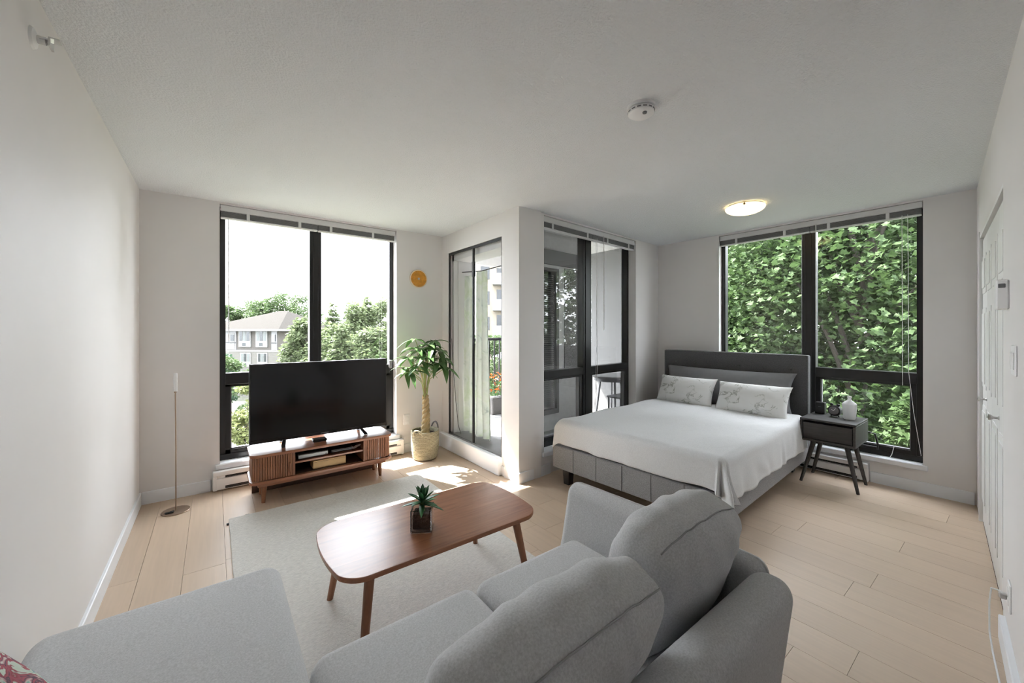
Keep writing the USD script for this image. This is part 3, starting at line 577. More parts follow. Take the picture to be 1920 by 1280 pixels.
def cushion(label, x, y, z, w, h, t, rx, rz, seed):
    def f(v):
        v = v.copy(); a, b = v[:, 0] / (w / 2), v[:, 2] / (h / 2); k = np.clip(1 - np.abs(a) ** 2.6, 0, 1) * np.clip(1 - np.abs(b) ** 2.6, 0, 1)
        s = np.sign(v[:, 1]) * np.minimum(1, np.abs(v[:, 1]) / (t * .3))
        v[:, 1] += s * .048 * k
        up = b > .3
        wr = np.sin((v[:, 0] * 46 + 9 * meshkit.noise(v * 7 + seed, seed)) + 3.0 * b) * .0045 * np.clip((b - .1) / .6, 0, 1) * meshkit.noise(v * 5 + 3, seed + 2)
        v[:, 2] += np.where(b > 0, .03 * np.clip(1 - np.abs(a) ** 2.2, 0, 1) * b, 0) + wr
        v[:, 1] += s * (.012 * (meshkit.fbm(v * 7 + seed, 3, seed) - .5)) + wr * s * 1.4
        v[:, 0] -= np.sign(a) * .022 * np.clip(np.abs(a) - .8, 0, 1) / .2 * (1 - b ** 2)
        v[:, 2] -= .035 * np.where(b > .5, np.abs(a) ** 4, 0) * .3
        return v
    c = T('back_cushion', label, 'cushion', loc=(x, y, z), rot=rz, group=None)
    m = mv(rbox(w, t, h, .055, n=30, d=6, f=f), rx=rx); c.p('cover', m, SOFA, smooth=True, local=True)
    n = 40; path = []
    V = np.array(m.vertices)
    # seam: runs along the top at the rear third
    R = trimesh.transformations.rotation_matrix(math.radians(rx), [1, 0, 0])[:3, :3]
    for a in np.linspace(-.44, .44, n):
        q = np.array([a * w, -t * .30, 0]); L = (R.T @ V.T).T
        dist = (L[:, 0] - q[0]) ** 2 + (L[:, 1] - q[1]) ** 2 + np.where(L[:, 2] > 0, 0, 9)
        i = np.argsort(dist)[:3]; wg = 1 / (dist[i] + 1e-6); p_ = (L[i] * wg[:, None]).sum(0) / wg.sum(); path.append(R @ (p_ + np.array([0, 0, .0022])))
    path = np.array(path); ker = np.ones(3) / 3
    for k in range(3): path[1:-1, k] = np.convolve(path[:, k], ker, 'valid')
    c.p('seam', tube(path, .0022, 5), PIPE, local=True)
cushion('plump grey back cushion at the armrest end of the sofa', 1.130, .672, .622, .475, .37, .16, 18, 0, 3)
cushion('plump grey back cushion nearest the chaise', .553, .622, .620, .585, .37, .15, 27, 2, 8)
# floral cushion on the chaise
def pillow(w, h, t, n=28, pinch=.09, seed=1, lump=.012):
    a = np.linspace(-1, 1, n); A, Bm = np.meshgrid(a, a, indexing='ij'); V = []
    ex = np.sign(A) * np.abs(A) ** .9; ey = np.sign(Bm) * np.abs(Bm) ** .9
    X = w / 2 * ex * (1 - pinch * (1 - Bm ** 2) ** 1.0 * np.abs(A) ** 3); Y = h / 2 * ey * (1 - pinch * (1 - A ** 2) * np.abs(Bm) ** 3)
    th = t / 2 * ((1 - np.abs(A) ** 2.4) * (1 - np.abs(Bm) ** 2.4)) ** .62
    P = np.stack([X, Y, 0 * X], -1); nz = lump * (meshkit.fbm(P * 9 + seed, 3, seed) - .5) * (th / (t / 2))
    F = []; i = np.arange(n * n).reshape(n, n)
    q = np.stack([i[:-1, :-1], i[1:, :-1], i[1:, 1:], i[:-1, 1:]], -1).reshape(-1, 4); f = np.vstack([q[:, :3], q[:, [0, 2, 3]]])
    top = np.stack([X, Y, th + nz], -1).reshape(-1, 3); bot = np.stack([X, Y, -th + nz], -1).reshape(-1, 3)
    m = trimesh.Trimesh(np.vstack([top, bot]), np.vstack([f, f[:, ::-1] + n * n]), process=False); m.merge_vertices(); return m
nodes = {'tc': ('texture_coordinate', {}), 'n': ('noise_texture', dict(scale=17.0, detail=3.0, distortion=1.2)), 'ad': ('math', dict(math_type='multiply_add', value1=0, value2=3.0, value3=-1.0)),
         'r1': ('rgb_ramp', dict(ramp=[(0, (.10, .20, .25)), (.16, (.25, .42, .45)), (.28, (.55, .62, .52)), (.42, (.60, .66, .58)), (.5, (.30, .05, .07)), (.62, (.42, .09, .12)), (.7, (.08, .05, .08)), (.8, (.50, .22, .24)), (.92, (.62, .62, .55)), (1, (.30, .45, .42))])),
         'p': ('principled_bsdf', dict(roughness=.85))}
FLORAL = usdkit.material(stage, '/World/Looks/floral_print', nodes, [('tc.object', 'n.vector'), ('n.fac', 'ad.value1'), ('ad.value', 'r1.fac'), ('r1.color', 'p.base_color')], surface='p.BSDF')
fc = T('floral_cushion', 'colourful floral cushion on the chaise against the left wall', 'cushion', loc=(-.322, 1.10, .605))
fc.p('cover', mv(pillow(.40, .40, .13, seed=4), ry=59), FLORAL, smooth=True, local=True)
# ---------------------------------------------------------------- bed
BD = T('bed', 'queen bed with a tufted charcoal headboard and grey upholstered frame', 'bed', loc=(2.46, 1.857, 0), rot=3.3)
HW = .722
BD.p('foot_rail', mv(rbox(.06, 2 * HW, .205, .014, n=8, d=3), .03, 0, .2275), BEDF, smooth=True)
for s in (-1, 1):
    BD.p('side_rail', mv(rbox(1.95, .05, .205, .014, n=8, d=3), 1.03, s * (HW - .028), .2275), BEDF, smooth=True)
for y in (-.48, -.24, 0, .24, .48): BD.p('foot_seam', tube([(-.0008, y, .132), (-.0008, y, .322)], .0022, 5), HEADF)
def tuft(v):
    v = v.copy(); fr = v[:, 0] < 0
    for y in np.linspace(-.58, .58, 6):
        for z in (.36, .12):
            d2 = ((v[:, 1] - y) / .05) ** 2 + ((v[:, 2] - z) / .05) ** 2; v[:, 0] += np.where(fr, .016 * np.exp(-d2), 0)
    return v
BD.p('headboard', mv(rbox(.085, 2 * HW, 1.0, .018, n=64, d=3, f=tuft), 2.035, 0, .61), HEADF, smooth=True)
for y in np.linspace(-.58, .58, 6):
    for z in (.97, .73): BD.p('button', mv(trimesh.creation.icosphere(2, .011), 2.006, y, z), HEADF, smooth=True)
BD.p('headboard_piping', tube([(1.996, -HW + .004, .12), (1.996, -HW + .004, 1.10), (1.996, -HW + .02, 1.107), (1.996, HW - .02, 1.107), (1.996, HW - .004, 1.10), (1.996, HW - .004, .4)], .0045, 6), BEDF)
BD.p('mattress', mv(rbox(1.93, 1.37, .25, .05, n=6, d=4), 1.015, 0, .405), SHEET, smooth=True)
for x, y in ((.055, .58), (.055, -.60), (1.90, .60), (1.90, -.60)): BD.p('leg', trimesh.convex.convex_hull(np.array([(x + a * .035 * k, y + b * .035 * k, z) for a in (-1, 1) for b in (-1, 1) for k, z in ((1, .128), (.8, 0))])), PLASTIC)
# bed cover: cloth draped over the mattress
zt, X0, Y0, X1 = .562, .055, -.685, 1.80
nx, ny = 150, 150
gx, gy = np.linspace(X0 - .245, X1, nx), np.linspace(Y0 - .30, .70, ny)
GX, GY = np.meshgrid(gx, gy, indexing='ij')
wob = .02 * (meshkit.noise(np.stack([GX * 5, GY * 5, 0 * GX], -1), 4) - .5)
ex, ey = np.maximum(X0 - GX, 0), np.maximum(Y0 - GY, 0); e = np.hypot(ex, ey) + 1e-9; dx, dy = -ex / e, -ey / e
r = .055; th = np.minimum(e / r, math.pi / 2); drop = r * (1 - np.cos(th)) + np.maximum(e - r * math.pi / 2, 0); outd = r * np.sin(th)
corner = np.clip(np.minimum(ex, ey) / .08, 0, 1)
ang = np.arctan2(ey, ex + 1e-9)
fold = np.sin(ang * 9 + .6) * .05 * corner * np.clip(drop / .2, 0, 1) + np.clip(drop - .05, 0, 1) * (.22 * corner + .10)
rip = .010 * np.clip((drop - .08) / .15, 0, 1) * np.sin((GX * (ey > ex) + GY * (ex >= ey)) * 26 + 5 * meshkit.noise(np.stack([GX * 6, GY * 6, 0 * GX], -1), 9)) * (meshkit.noise(np.stack([GX * 4, GY * 4, 0 * GX], -1), 10))
PX = np.maximum(GX, X0) + dx * (outd + fold + rip); PY = np.maximum(GY, Y0) + dy * (outd + fold + rip)
nzs = np.stack([GX * 3.2, GY * 7, 0 * GX], -1)
PZ = zt - drop + .012 * (meshkit.fbm(nzs, 4, 2) - .5) * np.clip(1 - drop / .1, 0, 1) + .006 * np.sin(GX * 9 + GY * 3) * np.clip(1 - drop / .1, 0, 1)
PZ += .03 * np.clip(drop / .3, 0, 1) * (wob / .02) - .02 * np.clip((GX - 1.2) / .6, 0, 1) * 0
# the far side slopes gently down along the wall
PZ -= .05 * np.clip((GY - .62) / .08, 0, 1) ** 2
fz = np.stack([PX, PY, PZ], -1).reshape(-1, 3); i = np.arange(nx * ny).reshape(nx, ny)
q = np.stack([i[:-1, :-1], i[1:, :-1], i[1:, 1:], i[:-1, 1:]], -1).reshape(-1, 4); f = np.vstack([q[:, :3], q[:, [0, 2, 3]]])
top = trimesh.Trimesh(fz, f, process=False); vn = np.array(top.vertex_normals); vn *= np.sign(vn[:, 2].mean())
rim = np.concatenate([i[:, 0], i[-1, 1:], i[::-1, -1][1:], i[0, ::-1][1:]]); K = nx * ny
side = [(a, b, b + K) for a, b in zip(rim[:-1], rim[1:])] + [(a, b + K, a + K) for a, b in zip(rim[:-1], rim[1:])]
DV = T('bed_cover', 'pale grey white cotton cover draped over the bed', 'bed cover', loc=(2.46, 1.857, .3), rot=3.3)
cm = trimesh.Trimesh(np.vstack([fz, fz - vn * .008]) - [0, 0, .3], np.vstack([f, f[:, ::-1] + K, side]), process=False); cm.fix_normals()
DV.p('cloth', cm, DUVET, smooth=True)
# pillows
nodes = {'tc': ('texture_coordinate', {}), 'mp': ('mapping', dict(scale=(7, 7, 7))), 'n': ('noise_texture', dict(scale=1.0, detail=3.0, roughness=.55, distortion=1.2)), 's': ('math', dict(math_type='subtract', value1=0, value2=.5)), 'a': ('math', dict(math_type='absolute', value1=0)),
         'r': ('rgb_ramp', dict(ramp=[(0, (.40, .41, .38)), (.012, (.55, .56, .53)), (.03, (.80, .80, .79)), (1, (.82, .82, .81))])), 'n2': ('noise_texture', dict(scale=6.0)), 'r2': ('rgb_ramp', dict(ramp=[(.45, (0, 0, 0)), (.55, (1, 1, 1))])), 'mx': ('mix', dict(fac=.5, color1=(.82, .82, .81))), 'p': ('principled_bsdf', dict(roughness=.9))}
BRANCH = usdkit.material(stage, '/World/Looks/branch_print', nodes, [('tc.object', 'mp.vector'), ('mp.vector', 'n.vector'), ('n.fac', 's.value1'), ('s.value', 'a.value1'), ('a.value', 'r.fac'), ('tc.object', 'n2.vector'), ('n2.fac', 'r2.fac'), ('r2.color', 'mx.fac'), ('r.color', 'mx.color2'), ('mx.color', 'p.base_color')], surface='p.BSDF')
def bedpillow(name, label, x, y, z, w, h, t, lean, mat, rz, seed):
    p_ = T(name, label, 'pillow', loc=(x, y, z), rot=rz)
    p_.p('case', mv(mv(pillow(w, h, t, n=36, seed=seed, pinch=.07), rx=lean), rz=-90), mat, smooth=True)
bedpillow('bed_pillow', 'white pillow with a pale branch print nearest the corner', 4.12, 2.268, .685, .625, .33, .18, 62, BRANCH, 3, 2)
bedpillow('bed_pillow', 'white pillow with a pale branch print nearest the nightstand', 4.13, 1.610, .675, .64, .34, .18, 60, BRANCH, 4, 6)
bedpillow('bolster_pillow', 'long grey pillow leaning on the headboard behind the white pillows', 4.325, 1.965, .735, 1.30, .42, .16, 72, PGREY, 3, 9)
# ---------------------------------------------------------------- nightstand and its things
NS = T('nightstand', 'dark charcoal nightstand with splayed legs beside the bed', 'nightstand', loc=(4.34, 1.025, 0))
n0, n1, m0, m1, zt = 4.135, 4.545, .835, 1.215, .580
NS.p('top', bx(n0, n1, m0, m1, zt - .018, zt, .003), DGREY)
NS.p('side_panel', bx(n0, n1, m0, m0 + .018, zt - .18, zt - .018, .002), DGREY); NS.p('side_panel', bx(n0, n1, m1 - .018, m1, zt - .18, zt - .018, .002), DGREY)
NS.p('bottom', bx(n0, n1, m0, m1, zt - .195, zt - .178, .002), DGREY); NS.p('back', bx(n1 - .012, n1, m0 + .01, m1 - .01, zt - .18, zt - .018), DGREY)
NS.p('drawer', bx(n0 + .008, n0 + .30, m0 + .022, m1 - .022, zt - .174, zt - .036, .002), DGREY)
for (ax, ay), (bx_, by_) in (((4.235, 1.135), (4.195, 1.225)), ((4.235, .915), (4.21, .835)), ((4.465, .915), (4.525, .845)), ((4.465, 1.135), (4.515, 1.225))):
    NS.p('leg', cyl((ax, ay, zt - .19), (bx_, by_, 0), .020, .0115, 14), DGREY)
sk = T('speaker_box', 'small black upright box on the nightstand', 'speaker', loc=(4.47, 1.15, zt)); sk.p('body', bx(4.44, 4.50, 1.115, 1.188, zt, zt + .105, .005), PLASTIC); sk.p('mark', bx(4.4385, 4.441, 1.14, 1.162, zt + .062, zt + .066), GASKET)
al = T('alarm_clock', 'round black alarm clock in the middle of the nightstand', 'clock', loc=(4.40, 1.03, zt), rot=-8)
al.p('case', mv(lathe([(0, 0), (.042, 0), (.047, .006), (.047, .044), (.040, .05), (0, .05)], n=32), -.025, 0, .056, ry=90), PLASTIC)
al.p('dial', mv(lathe([(0, 0), (.037, 0), (.037, .002), (0, .002)], n=28), -.0275, 0, .056, ry=90), GASKET)
al.p('hand', mv(bx(-.001, .001, -.002, .002, -.002, .026), -.0285, 0, .056, rx=35), WHITE); al.p('hand', mv(bx(-.001, .001, -.002, .002, -.002, .02), -.0285, 0, .056, rx=-60), WHITE)
for s in (-1, 1): al.p('foot', cyl((.0, s * .022, .016), (.0, s * .030, 0), .005, .004, 8), PLASTIC); al.p('bell', mv(trimesh.creation.icosphere(2, .013), 0, s * .024, .105), PLASTIC)
df = T('scent_diffuser', 'white shouldered bottle shaped diffuser on the nightstand', 'diffuser', loc=(4.375, .925, zt))
df.p('body', lathe([(0, .006), (.040, .006), (.043, .014), (.047, .06), (.051, .128), (.049, .136), (.026, .156), (.016, .164), (.014, .172), (0, .172)], 4.375, .925, zt, 40), OPAL)
df.p('neck', lathe([(.0, .168), (.013, .168), (.013, .184), (.016, .186), (.015, .200), (0, .201)], 4.375, .925, zt, 24), OPAL)
df.p('base', lathe([(0, 0), (.038, 0), (.040, .008), (0, .008)], 4.375, .925, zt, 32), WHITE)
# ================================================================ outside
GZ = -7.4
def ray(pxx, pyy):
    x, z = (pxx - 960) / FPX, -(pyy - 617) / FPX; return np.array([fy * x + fx, -fx * x + fy, z])
def at(pxx, dist, z=None):
    q = np.array([0, 0, HC]) + ray(pxx, 617) * dist; q[2] = GZ if z is None else z; return q
# ---- balcony
curt_nodes = {'tc': ('geometry', {}), 'n': ('noise_texture', dict(scale=7.0, detail=3.0, distortion=1.0)), 'r': ('rgb_ramp', dict(ramp=[(.26, (.42, .47, .48)), (.34, (.78, .82, .76)), (.5, (.88, .90, .85)), (.64, (.76, .82, .68)), (.75, (.90, .91, .87))])),
              'p': ('principled_bsdf', dict(roughness=.85)), 't': ('translucent_bsdf', {}), 'mc': ('mix_closure', dict(fac=.6))}
CURT = usdkit.material(stage, '/World/Looks/floral_curtain', curt_nodes, [('tc.position', 'n.vector'), ('n.fac', 'r.fac'), ('r.color', 'p.base_color'), ('r.color', 't.color'), ('p.BSDF', 'mc.closure1'), ('t.BSDF', 'mc.closure2')], surface='mc.closure')
def curtain(y0, y1, x, z0, z1, waves, seed, narrow=.0):
    n, k = 60, 40; a = np.linspace(0, 1, n); b = np.linspace(0, 1, k); A, Bm = np.meshgrid(a, b, indexing='ij')
    w = 1 - narrow * (1 - Bm); Y = y0 + (y1 - y0) * (.5 + (A - .5) * w); X = x + .028 * np.sin(A * waves * 2 * math.pi + seed + .8 * Bm) * (.5 + .5 * Bm) + .02 * (meshkit.noise(np.stack([A * 3, Bm * 3, 0 * A], -1), seed) - .5)
    Z = z1 - (z1 - z0) * Bm; V = np.stack([X, Y, Z], -1).reshape(-1, 3); i = np.arange(n * k).reshape(n, k)
    q = np.stack([i[:-1, :-1], i[1:, :-1], i[1:, 1:], i[:-1, 1:]], -1).reshape(-1, 4); f = np.vstack([q[:, :3], q[:, [0, 2, 3]]])
    return trimesh.Trimesh(np.vstack([V, V + [.002, 0, 0]]), np.vstack([f, f[:, ::-1] + n * k]), process=False)
cu = T('curtain', 'pale floral curtain hanging in the balcony doorway', 'curtain', loc=(2.42, 3.75, .18))
cu.p('panel', curtain(3.76, 3.955, 2.32, .19, 1.97, 1.6, 2, .2), CURT, smooth=True); cu.p('panel', curtain(3.41, 3.74, 2.31, .185, 1.985, 2.6, 5, .25), CURT, smooth=True)
struct('balcony_floor', bx(2.39, 5.1, 2.98, 5.45, -.1, .10), CONC)
struct('balcony_soffit', cat(bx(2.2, 5.1, 2.9, 5.45, 2.56, 2.75), bx(2.2, 5.1, 5.33, 5.45, 2.40, 2.58)), SOFF)
rlg = T('balcony_railing', 'black metal picket railing around the balcony', 'railing', loc=(3.5, 5.36, .1))
rlg.p('top_rail', cat(bx(2.2, 5.0, 5.34, 5.39, 1.17, 1.215, .004), bx(2.2, 5.0, 5.35, 5.38, .20, .235)), BLACK)
for k in range(27): rlg.p('picket', bx(2.24 + k * .105, 2.24 + k * .105 + .018, 5.356, 5.374, .235, 1.17), BLACK, smooth=False)
for x in (2.22, 3.18, 3.9): rlg.p('post', bx(x, x + .045, 5.342, 5.388, .1, 1.2), BLACK)
ba = onwall((2.75, 3.55), (4.0, 3.64))
pw = T('balcony_partition', 'grey balcony partition with a blinded window and dashed stucco', 'partition', loc=(3.2, 3.6, .1))
g = sbox(0, .10, 1.25, 2.56).difference(sbox(.15, .30, .74, 2.12)); m = trimesh.creation.extrude_polygon(g, .10, engine='earcut'); v = np.array(m.vertices); m.vertices = np.column_stack([v[:, 0], v[:, 2], v[:, 1]]); m.fix_normals()
pw.p('wall', ba(m), SOFF)
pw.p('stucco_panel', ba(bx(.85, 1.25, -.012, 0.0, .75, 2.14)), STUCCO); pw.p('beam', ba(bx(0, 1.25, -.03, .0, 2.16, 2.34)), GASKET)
pw.p('window_frame', ba(cat(bx(.15, .19, -.01, .08, .30, 2.12), bx(.70, .74, -.01, .08, .30, 2.12), bx(.15, .74, -.01, .08, 2.08, 2.12), bx(.15, .74, -.01, .08, .30, .36))), EXTW)
for k in range(66): pw.p('blind_slat', ba(mv(mv(bx(.19, .70, -.013, .013, -.0009, .0009), rx=48), 0, .05, .37 + k * .0257)), WHITE, smooth=False)
pw.p('backing', ba(bx(.15, .74, .092, .098, .3, 2.12)), GASKET)
pw.p('pane', ba(bx(.19, .70, .008, .012, .36, 2.08)), WINGLASS)
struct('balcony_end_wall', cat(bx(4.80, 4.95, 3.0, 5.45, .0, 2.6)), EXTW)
tb = T('balcony_table', 'round white table on the balcony seen through the window', 'table', loc=(4.42, 3.48, .1))
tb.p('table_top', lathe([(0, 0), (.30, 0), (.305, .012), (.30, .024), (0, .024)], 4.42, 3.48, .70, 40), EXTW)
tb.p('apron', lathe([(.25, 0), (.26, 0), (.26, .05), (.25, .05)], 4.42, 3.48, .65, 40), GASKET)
for a in (45, 135, 225, 315): tb.p('leg', cyl((4.42 + .17 * math.cos(math.radians(a)), 3.48 + .17 * math.sin(math.radians(a)), .68), (4.42 + .24 * math.cos(math.radians(a)), 3.48 + .24 * math.sin(math.radians(a)), .1), .014, .012, 8), GASKET)
ch = T('balcony_chair', 'grey slatted chair in front of the balcony table', 'chair', loc=(4.28, 3.24, .1))
ch.p('seat', bx(4.13, 4.43, 3.13, 3.36, .46, .485, .006), GASKET)
for k in range(5): ch.p('back_slat', bx(4.145 + k * .062, 4.168 + k * .062, 3.135, 3.15, .485, .68), GASKET)
ch.p('top_rail', bx(4.13, 4.43, 3.13, 3.155, .655, .69, .004), GASKET)
for x, y in ((4.15, 3.15), (4.41, 3.15), (4.15, 3.34), (4.41, 3.34)): ch.p('leg', cyl((x, y, .47), (x, y, .1), .012, .01, 8), GASKET)
# flowers in a planter box by the railing
FLW = M('orange_petal', (.75, .25, .04), .6, ramp=[(0, (.70, .16, .02)), (.5, (.80, .33, .06)), (1, (.85, .55, .35))], island=True)
fp = T('flower_pot', 'dark planter box of orange flowers on the balcony', 'plant', loc=(3.42, 4.9, .1))
fp.p('box', bx(3.24, 3.72, 4.72, 4.95, .10, .34, .01), DGREY)
FGR = M('plant_green', (.08, .17, .04), .5, ramp=[(0, (.05, .12, .03)), (1, (.18, .26, .07))], island=True, trans=.2)
def shards(C, size, rng, tmpl, flat=.5):
    """many leaves at the points C with random turns: template points (k,3) and triangles"""
    tv, tf = tmpl; n = len(C); a = rng.uniform(0, 2 * np.pi, n); nz = rng.normal(0, 1, (n, 3)) * [1, 1, 1]; nz[:, 2] = np.abs(nz[:, 2]) + flat; nz /= np.linalg.norm(nz, axis=1, keepdims=True)
    t = np.stack([np.cos(a), np.sin(a), np.zeros(n)], 1); x = t - nz * (t * nz).sum(1, keepdims=True); x /= np.linalg.norm(x, axis=1, keepdims=True); y = np.cross(nz, x)
    s = size * rng.uniform(.7, 1.3, n)
    V = C[:, None] + s[:, None, None] * (tv[None, :, :1] * x[:, None] + tv[None, :, 1:2] * y[:, None] + tv[None, :, 2:] * nz[:, None])
    F = tf[None] + (np.arange(n) * len(tv))[:, None, None]
    return V.reshape(-1, 3), F.reshape(-1, 3)
def sub_meshes(V, F, tmpl, idx):
    k, ft = len(tmpl[0]), tmpl[1]
    return [trimesh.Trimesh(V[i * k:(i + 1) * k], ft, process=False) for i in idx]
KITE = (np.array([(0, 0, 0), (.5, .28, .06), (1, 0, -.08), (.5, -.28, .06), (.5, 0, 0)]), np.array([(0, 4, 1), (1, 4, 2), (2, 4, 3), (3, 4, 0)]))
_l = [(0, 0), (.02, .40), (.30, .28), (.42, .50), (.60, .20), (1.0, 0), (.60, -.20), (.42, -.50), (.30, -.28), (.02, -.40)]
MAPLE = (np.array([(x, y, .14 * abs(y) - .12 * x * x) for x, y in _l] + [(.3, 0, 0.0)]), np.array([(10, k, (k + 1) % 10) for k in range(10)]))
rf = np.random.default_rng(5)
C = np.column_stack([rf.uniform(3.26, 3.70, 160), rf.uniform(4.74, 4.93, 160), .36 + rf.uniform(0, .22, 160)]); V, F = shards(C, .06, rf, KITE)
fp.p('foliage', trimesh.Trimesh(V, F, process=False), FGR, smooth=False, kind='stuff')
C = np.column_stack([rf.uniform(3.26, 3.70, 90), rf.uniform(4.74, 4.93, 90), .42 + rf.uniform(0, .28, 90)]); V, F = shards(C, .06, rf, KITE)
fp.p('blossom', trimesh.Trimesh(V, F, process=False), FLW, smooth=False, kind='stuff')
# ---- ground, road
GRASS = M('lawn', (.075, .078, .055), .95, var=.3, scale=.4, bump=.5, bscale=3)
ASPH = M('asphalt', (.16, .165, .17), .9, var=.08, scale=1)
struct('ground', bx(-150, 150, -60, 190, GZ - 1, GZ), GRASS)
struct('road', mv(bx(-70, 6, -11, 11, GZ, GZ + .06), -6, 36, 0, rz=-8), ASPH)
# ---- trees
BARKT = M('tree_bark', (.05, .042, .034), .9, var=.3, scale=6, bump=.5, bscale=20)
def green(name, cols, trans=.35): return M(name, cols[1], .6, spec=.25, ramp=[(0, cols[0]), (.5, cols[1]), (1, cols[2])], island=True, trans=trans)
G_MAPLE = green('maple_leaf', ((.040, .070, .024), (.095, .150, .045), (.21, .27, .08)))
G_FAR = green('far_leaf', ((.065, .10, .04), (.125, .175, .06), (.21, .25, .10)))
G_CEDAR = green('cedar_leaf', ((.105, .135, .065), (.19, .23, .10), (.29, .33, .16)))
G_DARK = green('conifer_leaf', ((.025, .06, .03), (.05, .095, .045), (.085, .14, .06)))
G_AUT = green('autumn_leaf', ((.14, .16, .06), (.22, .22, .09), (.30, .24, .12)))
def tree(name, label, base, height, R, n, size, mat, tmpl=KITE, shape='round', zlow=.25, seed=0, group=None, leaf_parts=0, lobes=14, eye=(0, 0, HC)):
    rng = np.random.default_rng(seed); t = T(name, label, 'tree', loc=base, group=group); base = np.array(base, float); h = height
    pts = [base + np.array([rng.normal(0, .04 * R), rng.normal(0, .04 * R), 0]) * k + np.array([0, 0, h * .72 * k / 6]) for k in range(7)]
    t.p('trunk', tube(pts, np.linspace(max(.05, .009 * h), .02, 7), 8), BARKT, smooth=True)
    cen = []
    for k in range(lobes):
        u = rng.uniform(zlow, .98); a = rng.uniform(0, 2 * np.pi)
        w = R * (math.sin(math.pi * ((u - zlow) / (1 - zlow)) ** .7 * .93 + .15) ** .7 if shape == 'round' else (1 - u) / (1 - zlow) * 1.0)
        q = w * rng.uniform(.35, .8); cen.append((base[0] + q * math.cos(a), base[1] + q * math.sin(a), base[2] + u * h, max(.25 * R, w * rng.uniform(.35, .5))))
    for c in cen[:9]:
        b = base + np.array([0, 0, max(.15, (c[2] - base[2]) / h - .2) * h]); e = np.array(c[:3])
        t.p('branch', tube([b, b * .5 + e * .5 + [0, 0, .08 * R], e], [.0045 * h, .003 * h, .0015 * h], 6), BARKT)
    if shape == 'round':
        k = rng.integers(0, lobes, n); cc = np.array(cen)[k]; d = rng.normal(0, 1, (n, 3)); d /= np.linalg.norm(d, axis=1, keepdims=True)
        C = cc[:, :3] + d * cc[:, 3:] * rng.uniform(.45, 1.08, (n, 1)) * [1, 1, .75]
    else:
        u = zlow + (1 - zlow) * (1 - np.sqrt(rng.uniform(0, 1, n))); a = rng.uniform(0, 2 * np.pi, n); arm = np.floor(u * 26) / 26
        w = R * (1 - u) / (1 - zlow) * (.55 + .45 * rng.uniform(0, 1, n) ** .5) * (1 + .22 * np.sin(a * 5 + arm * 40)); C = np.column_stack([base[0] + w * np.cos(a), base[1] + w * np.sin(a), base[2] + (arm + .5 / 26) * h - .10 * w + rng.normal(0, .006 * h, n)])
    V, F = shards(C, size, rng, tmpl, flat=1.2 if shape != 'round' else .7)
    if leaf_parts:
        near = np.argsort(np.linalg.norm(C - np.array(eye), axis=1))[:leaf_parts]; keep = np.ones(n, bool); keep[near] = False
        br = t.p('foliage', trimesh.Trimesh(V, F.reshape(n, -1, 3)[keep].reshape(-1, 3), process=False), mat, smooth=False, kind='stuff')
        for m in sub_meshes(V, F, tmpl, near): t.p('leaf', m, mat, smooth=False)
    else: t.p('foliage', trimesh.Trimesh(V, F, process=False), mat, smooth=False, kind='stuff')
# maples behind the headboard window
tree('maple_tree', 'dense green maple filling the right pane behind the nightstand', (10.6, 2.1, GZ), 13.4, 3.0, 46000, .115, G_MAPLE, MAPLE, zlow=.42, seed=21, leaf_parts=160, lobes=80)
tree('maple_tree', 'dense green maple filling the left pane above the headboard', (12.2, 5.6, GZ), 12.8, 2.9, 34000, .125, G_MAPLE, MAPLE, zlow=.42, seed=22, leaf_parts=100, lobes=64)
tree('maple_tree', 'tall maple deep behind the two maples at the right window', (16.5, 3.4, GZ), 16.0, 4.8, 30000, .26, G_MAPLE, MAPLE, zlow=.35, seed=23, lobes=80)
tree('maple_tree', 'low bushy maple below the transom behind the nightstand', (8.8, .4, GZ), 8.2, 2.0, 17000, .115, G_MAPLE, MAPLE, zlow=.35, seed=24, lobes=40, leaf_parts=100)
tree('maple_tree', 'maple mirrored faintly in the window beside the column', (9.8, -3.4, GZ), 13.5, 3.2, 13000, .17, G_MAPLE, MAPLE, zlow=.35, seed=25, lobes=50)
# ---- low apartment house across the road (left window)
SIDING = M('taupe_siding', (.062, .056, .050), .85, var=.05, scale=3)
CREAM = M('cream_siding', (.095, .09, .08), .85, var=.04, scale=3)
ROOFM = M('roof_shingle', (.026, .024, .022), .95, spec=.1, var=.10, scale=6)
PANED = M('dark_pane', (.016, .02, .022), .15)
PANEL = M('pale_blind_pane', (.075, .085, .082), .3)
FW = M('white_trim', (.17, .17, .165), .6)
D0 = 50.0; pa, pb = at(418, D0 * 1.03), at(521, D0 * 1.0)
hd = (pb - pa)[:2]; HL = np.linalg.norm(hd); hd /= HL
bl = T('apartment_house', 'low taupe apartment house with a hip roof across the road', 'building', loc=(*pa[:2], GZ), rot=math.degrees(math.atan2(hd[1], hd[0])))
HD, e0 = 11.0, HC + .25 - GZ
st_ = 2.75; f3, f2 = e0 - .25 - st_, e0 - .25 - 2 * st_
bl.p('upper_wall', bx(-3, HL, 0, HD, f3, e0 - .2), SIDING); bl.p('lower_wall', bx(-3, HL, -.06, HD, 0, f3), CREAM); bl.p('belt_course', bx(-3.05, HL + .05, -.12, HD, f3 - .15, f3 + .06), FW)
ov = .8; rv = np.array([(-3 - ov, -ov, e0 - .25), (HL + ov, -ov, e0 - .25), (HL + ov, HD + ov, e0 - .25), (-3 - ov, HD + ov, e0 - .25), (3.6, HD / 2, e0 + 2.35), (HL - 3.2, HD / 2, e0 + 2.35)])
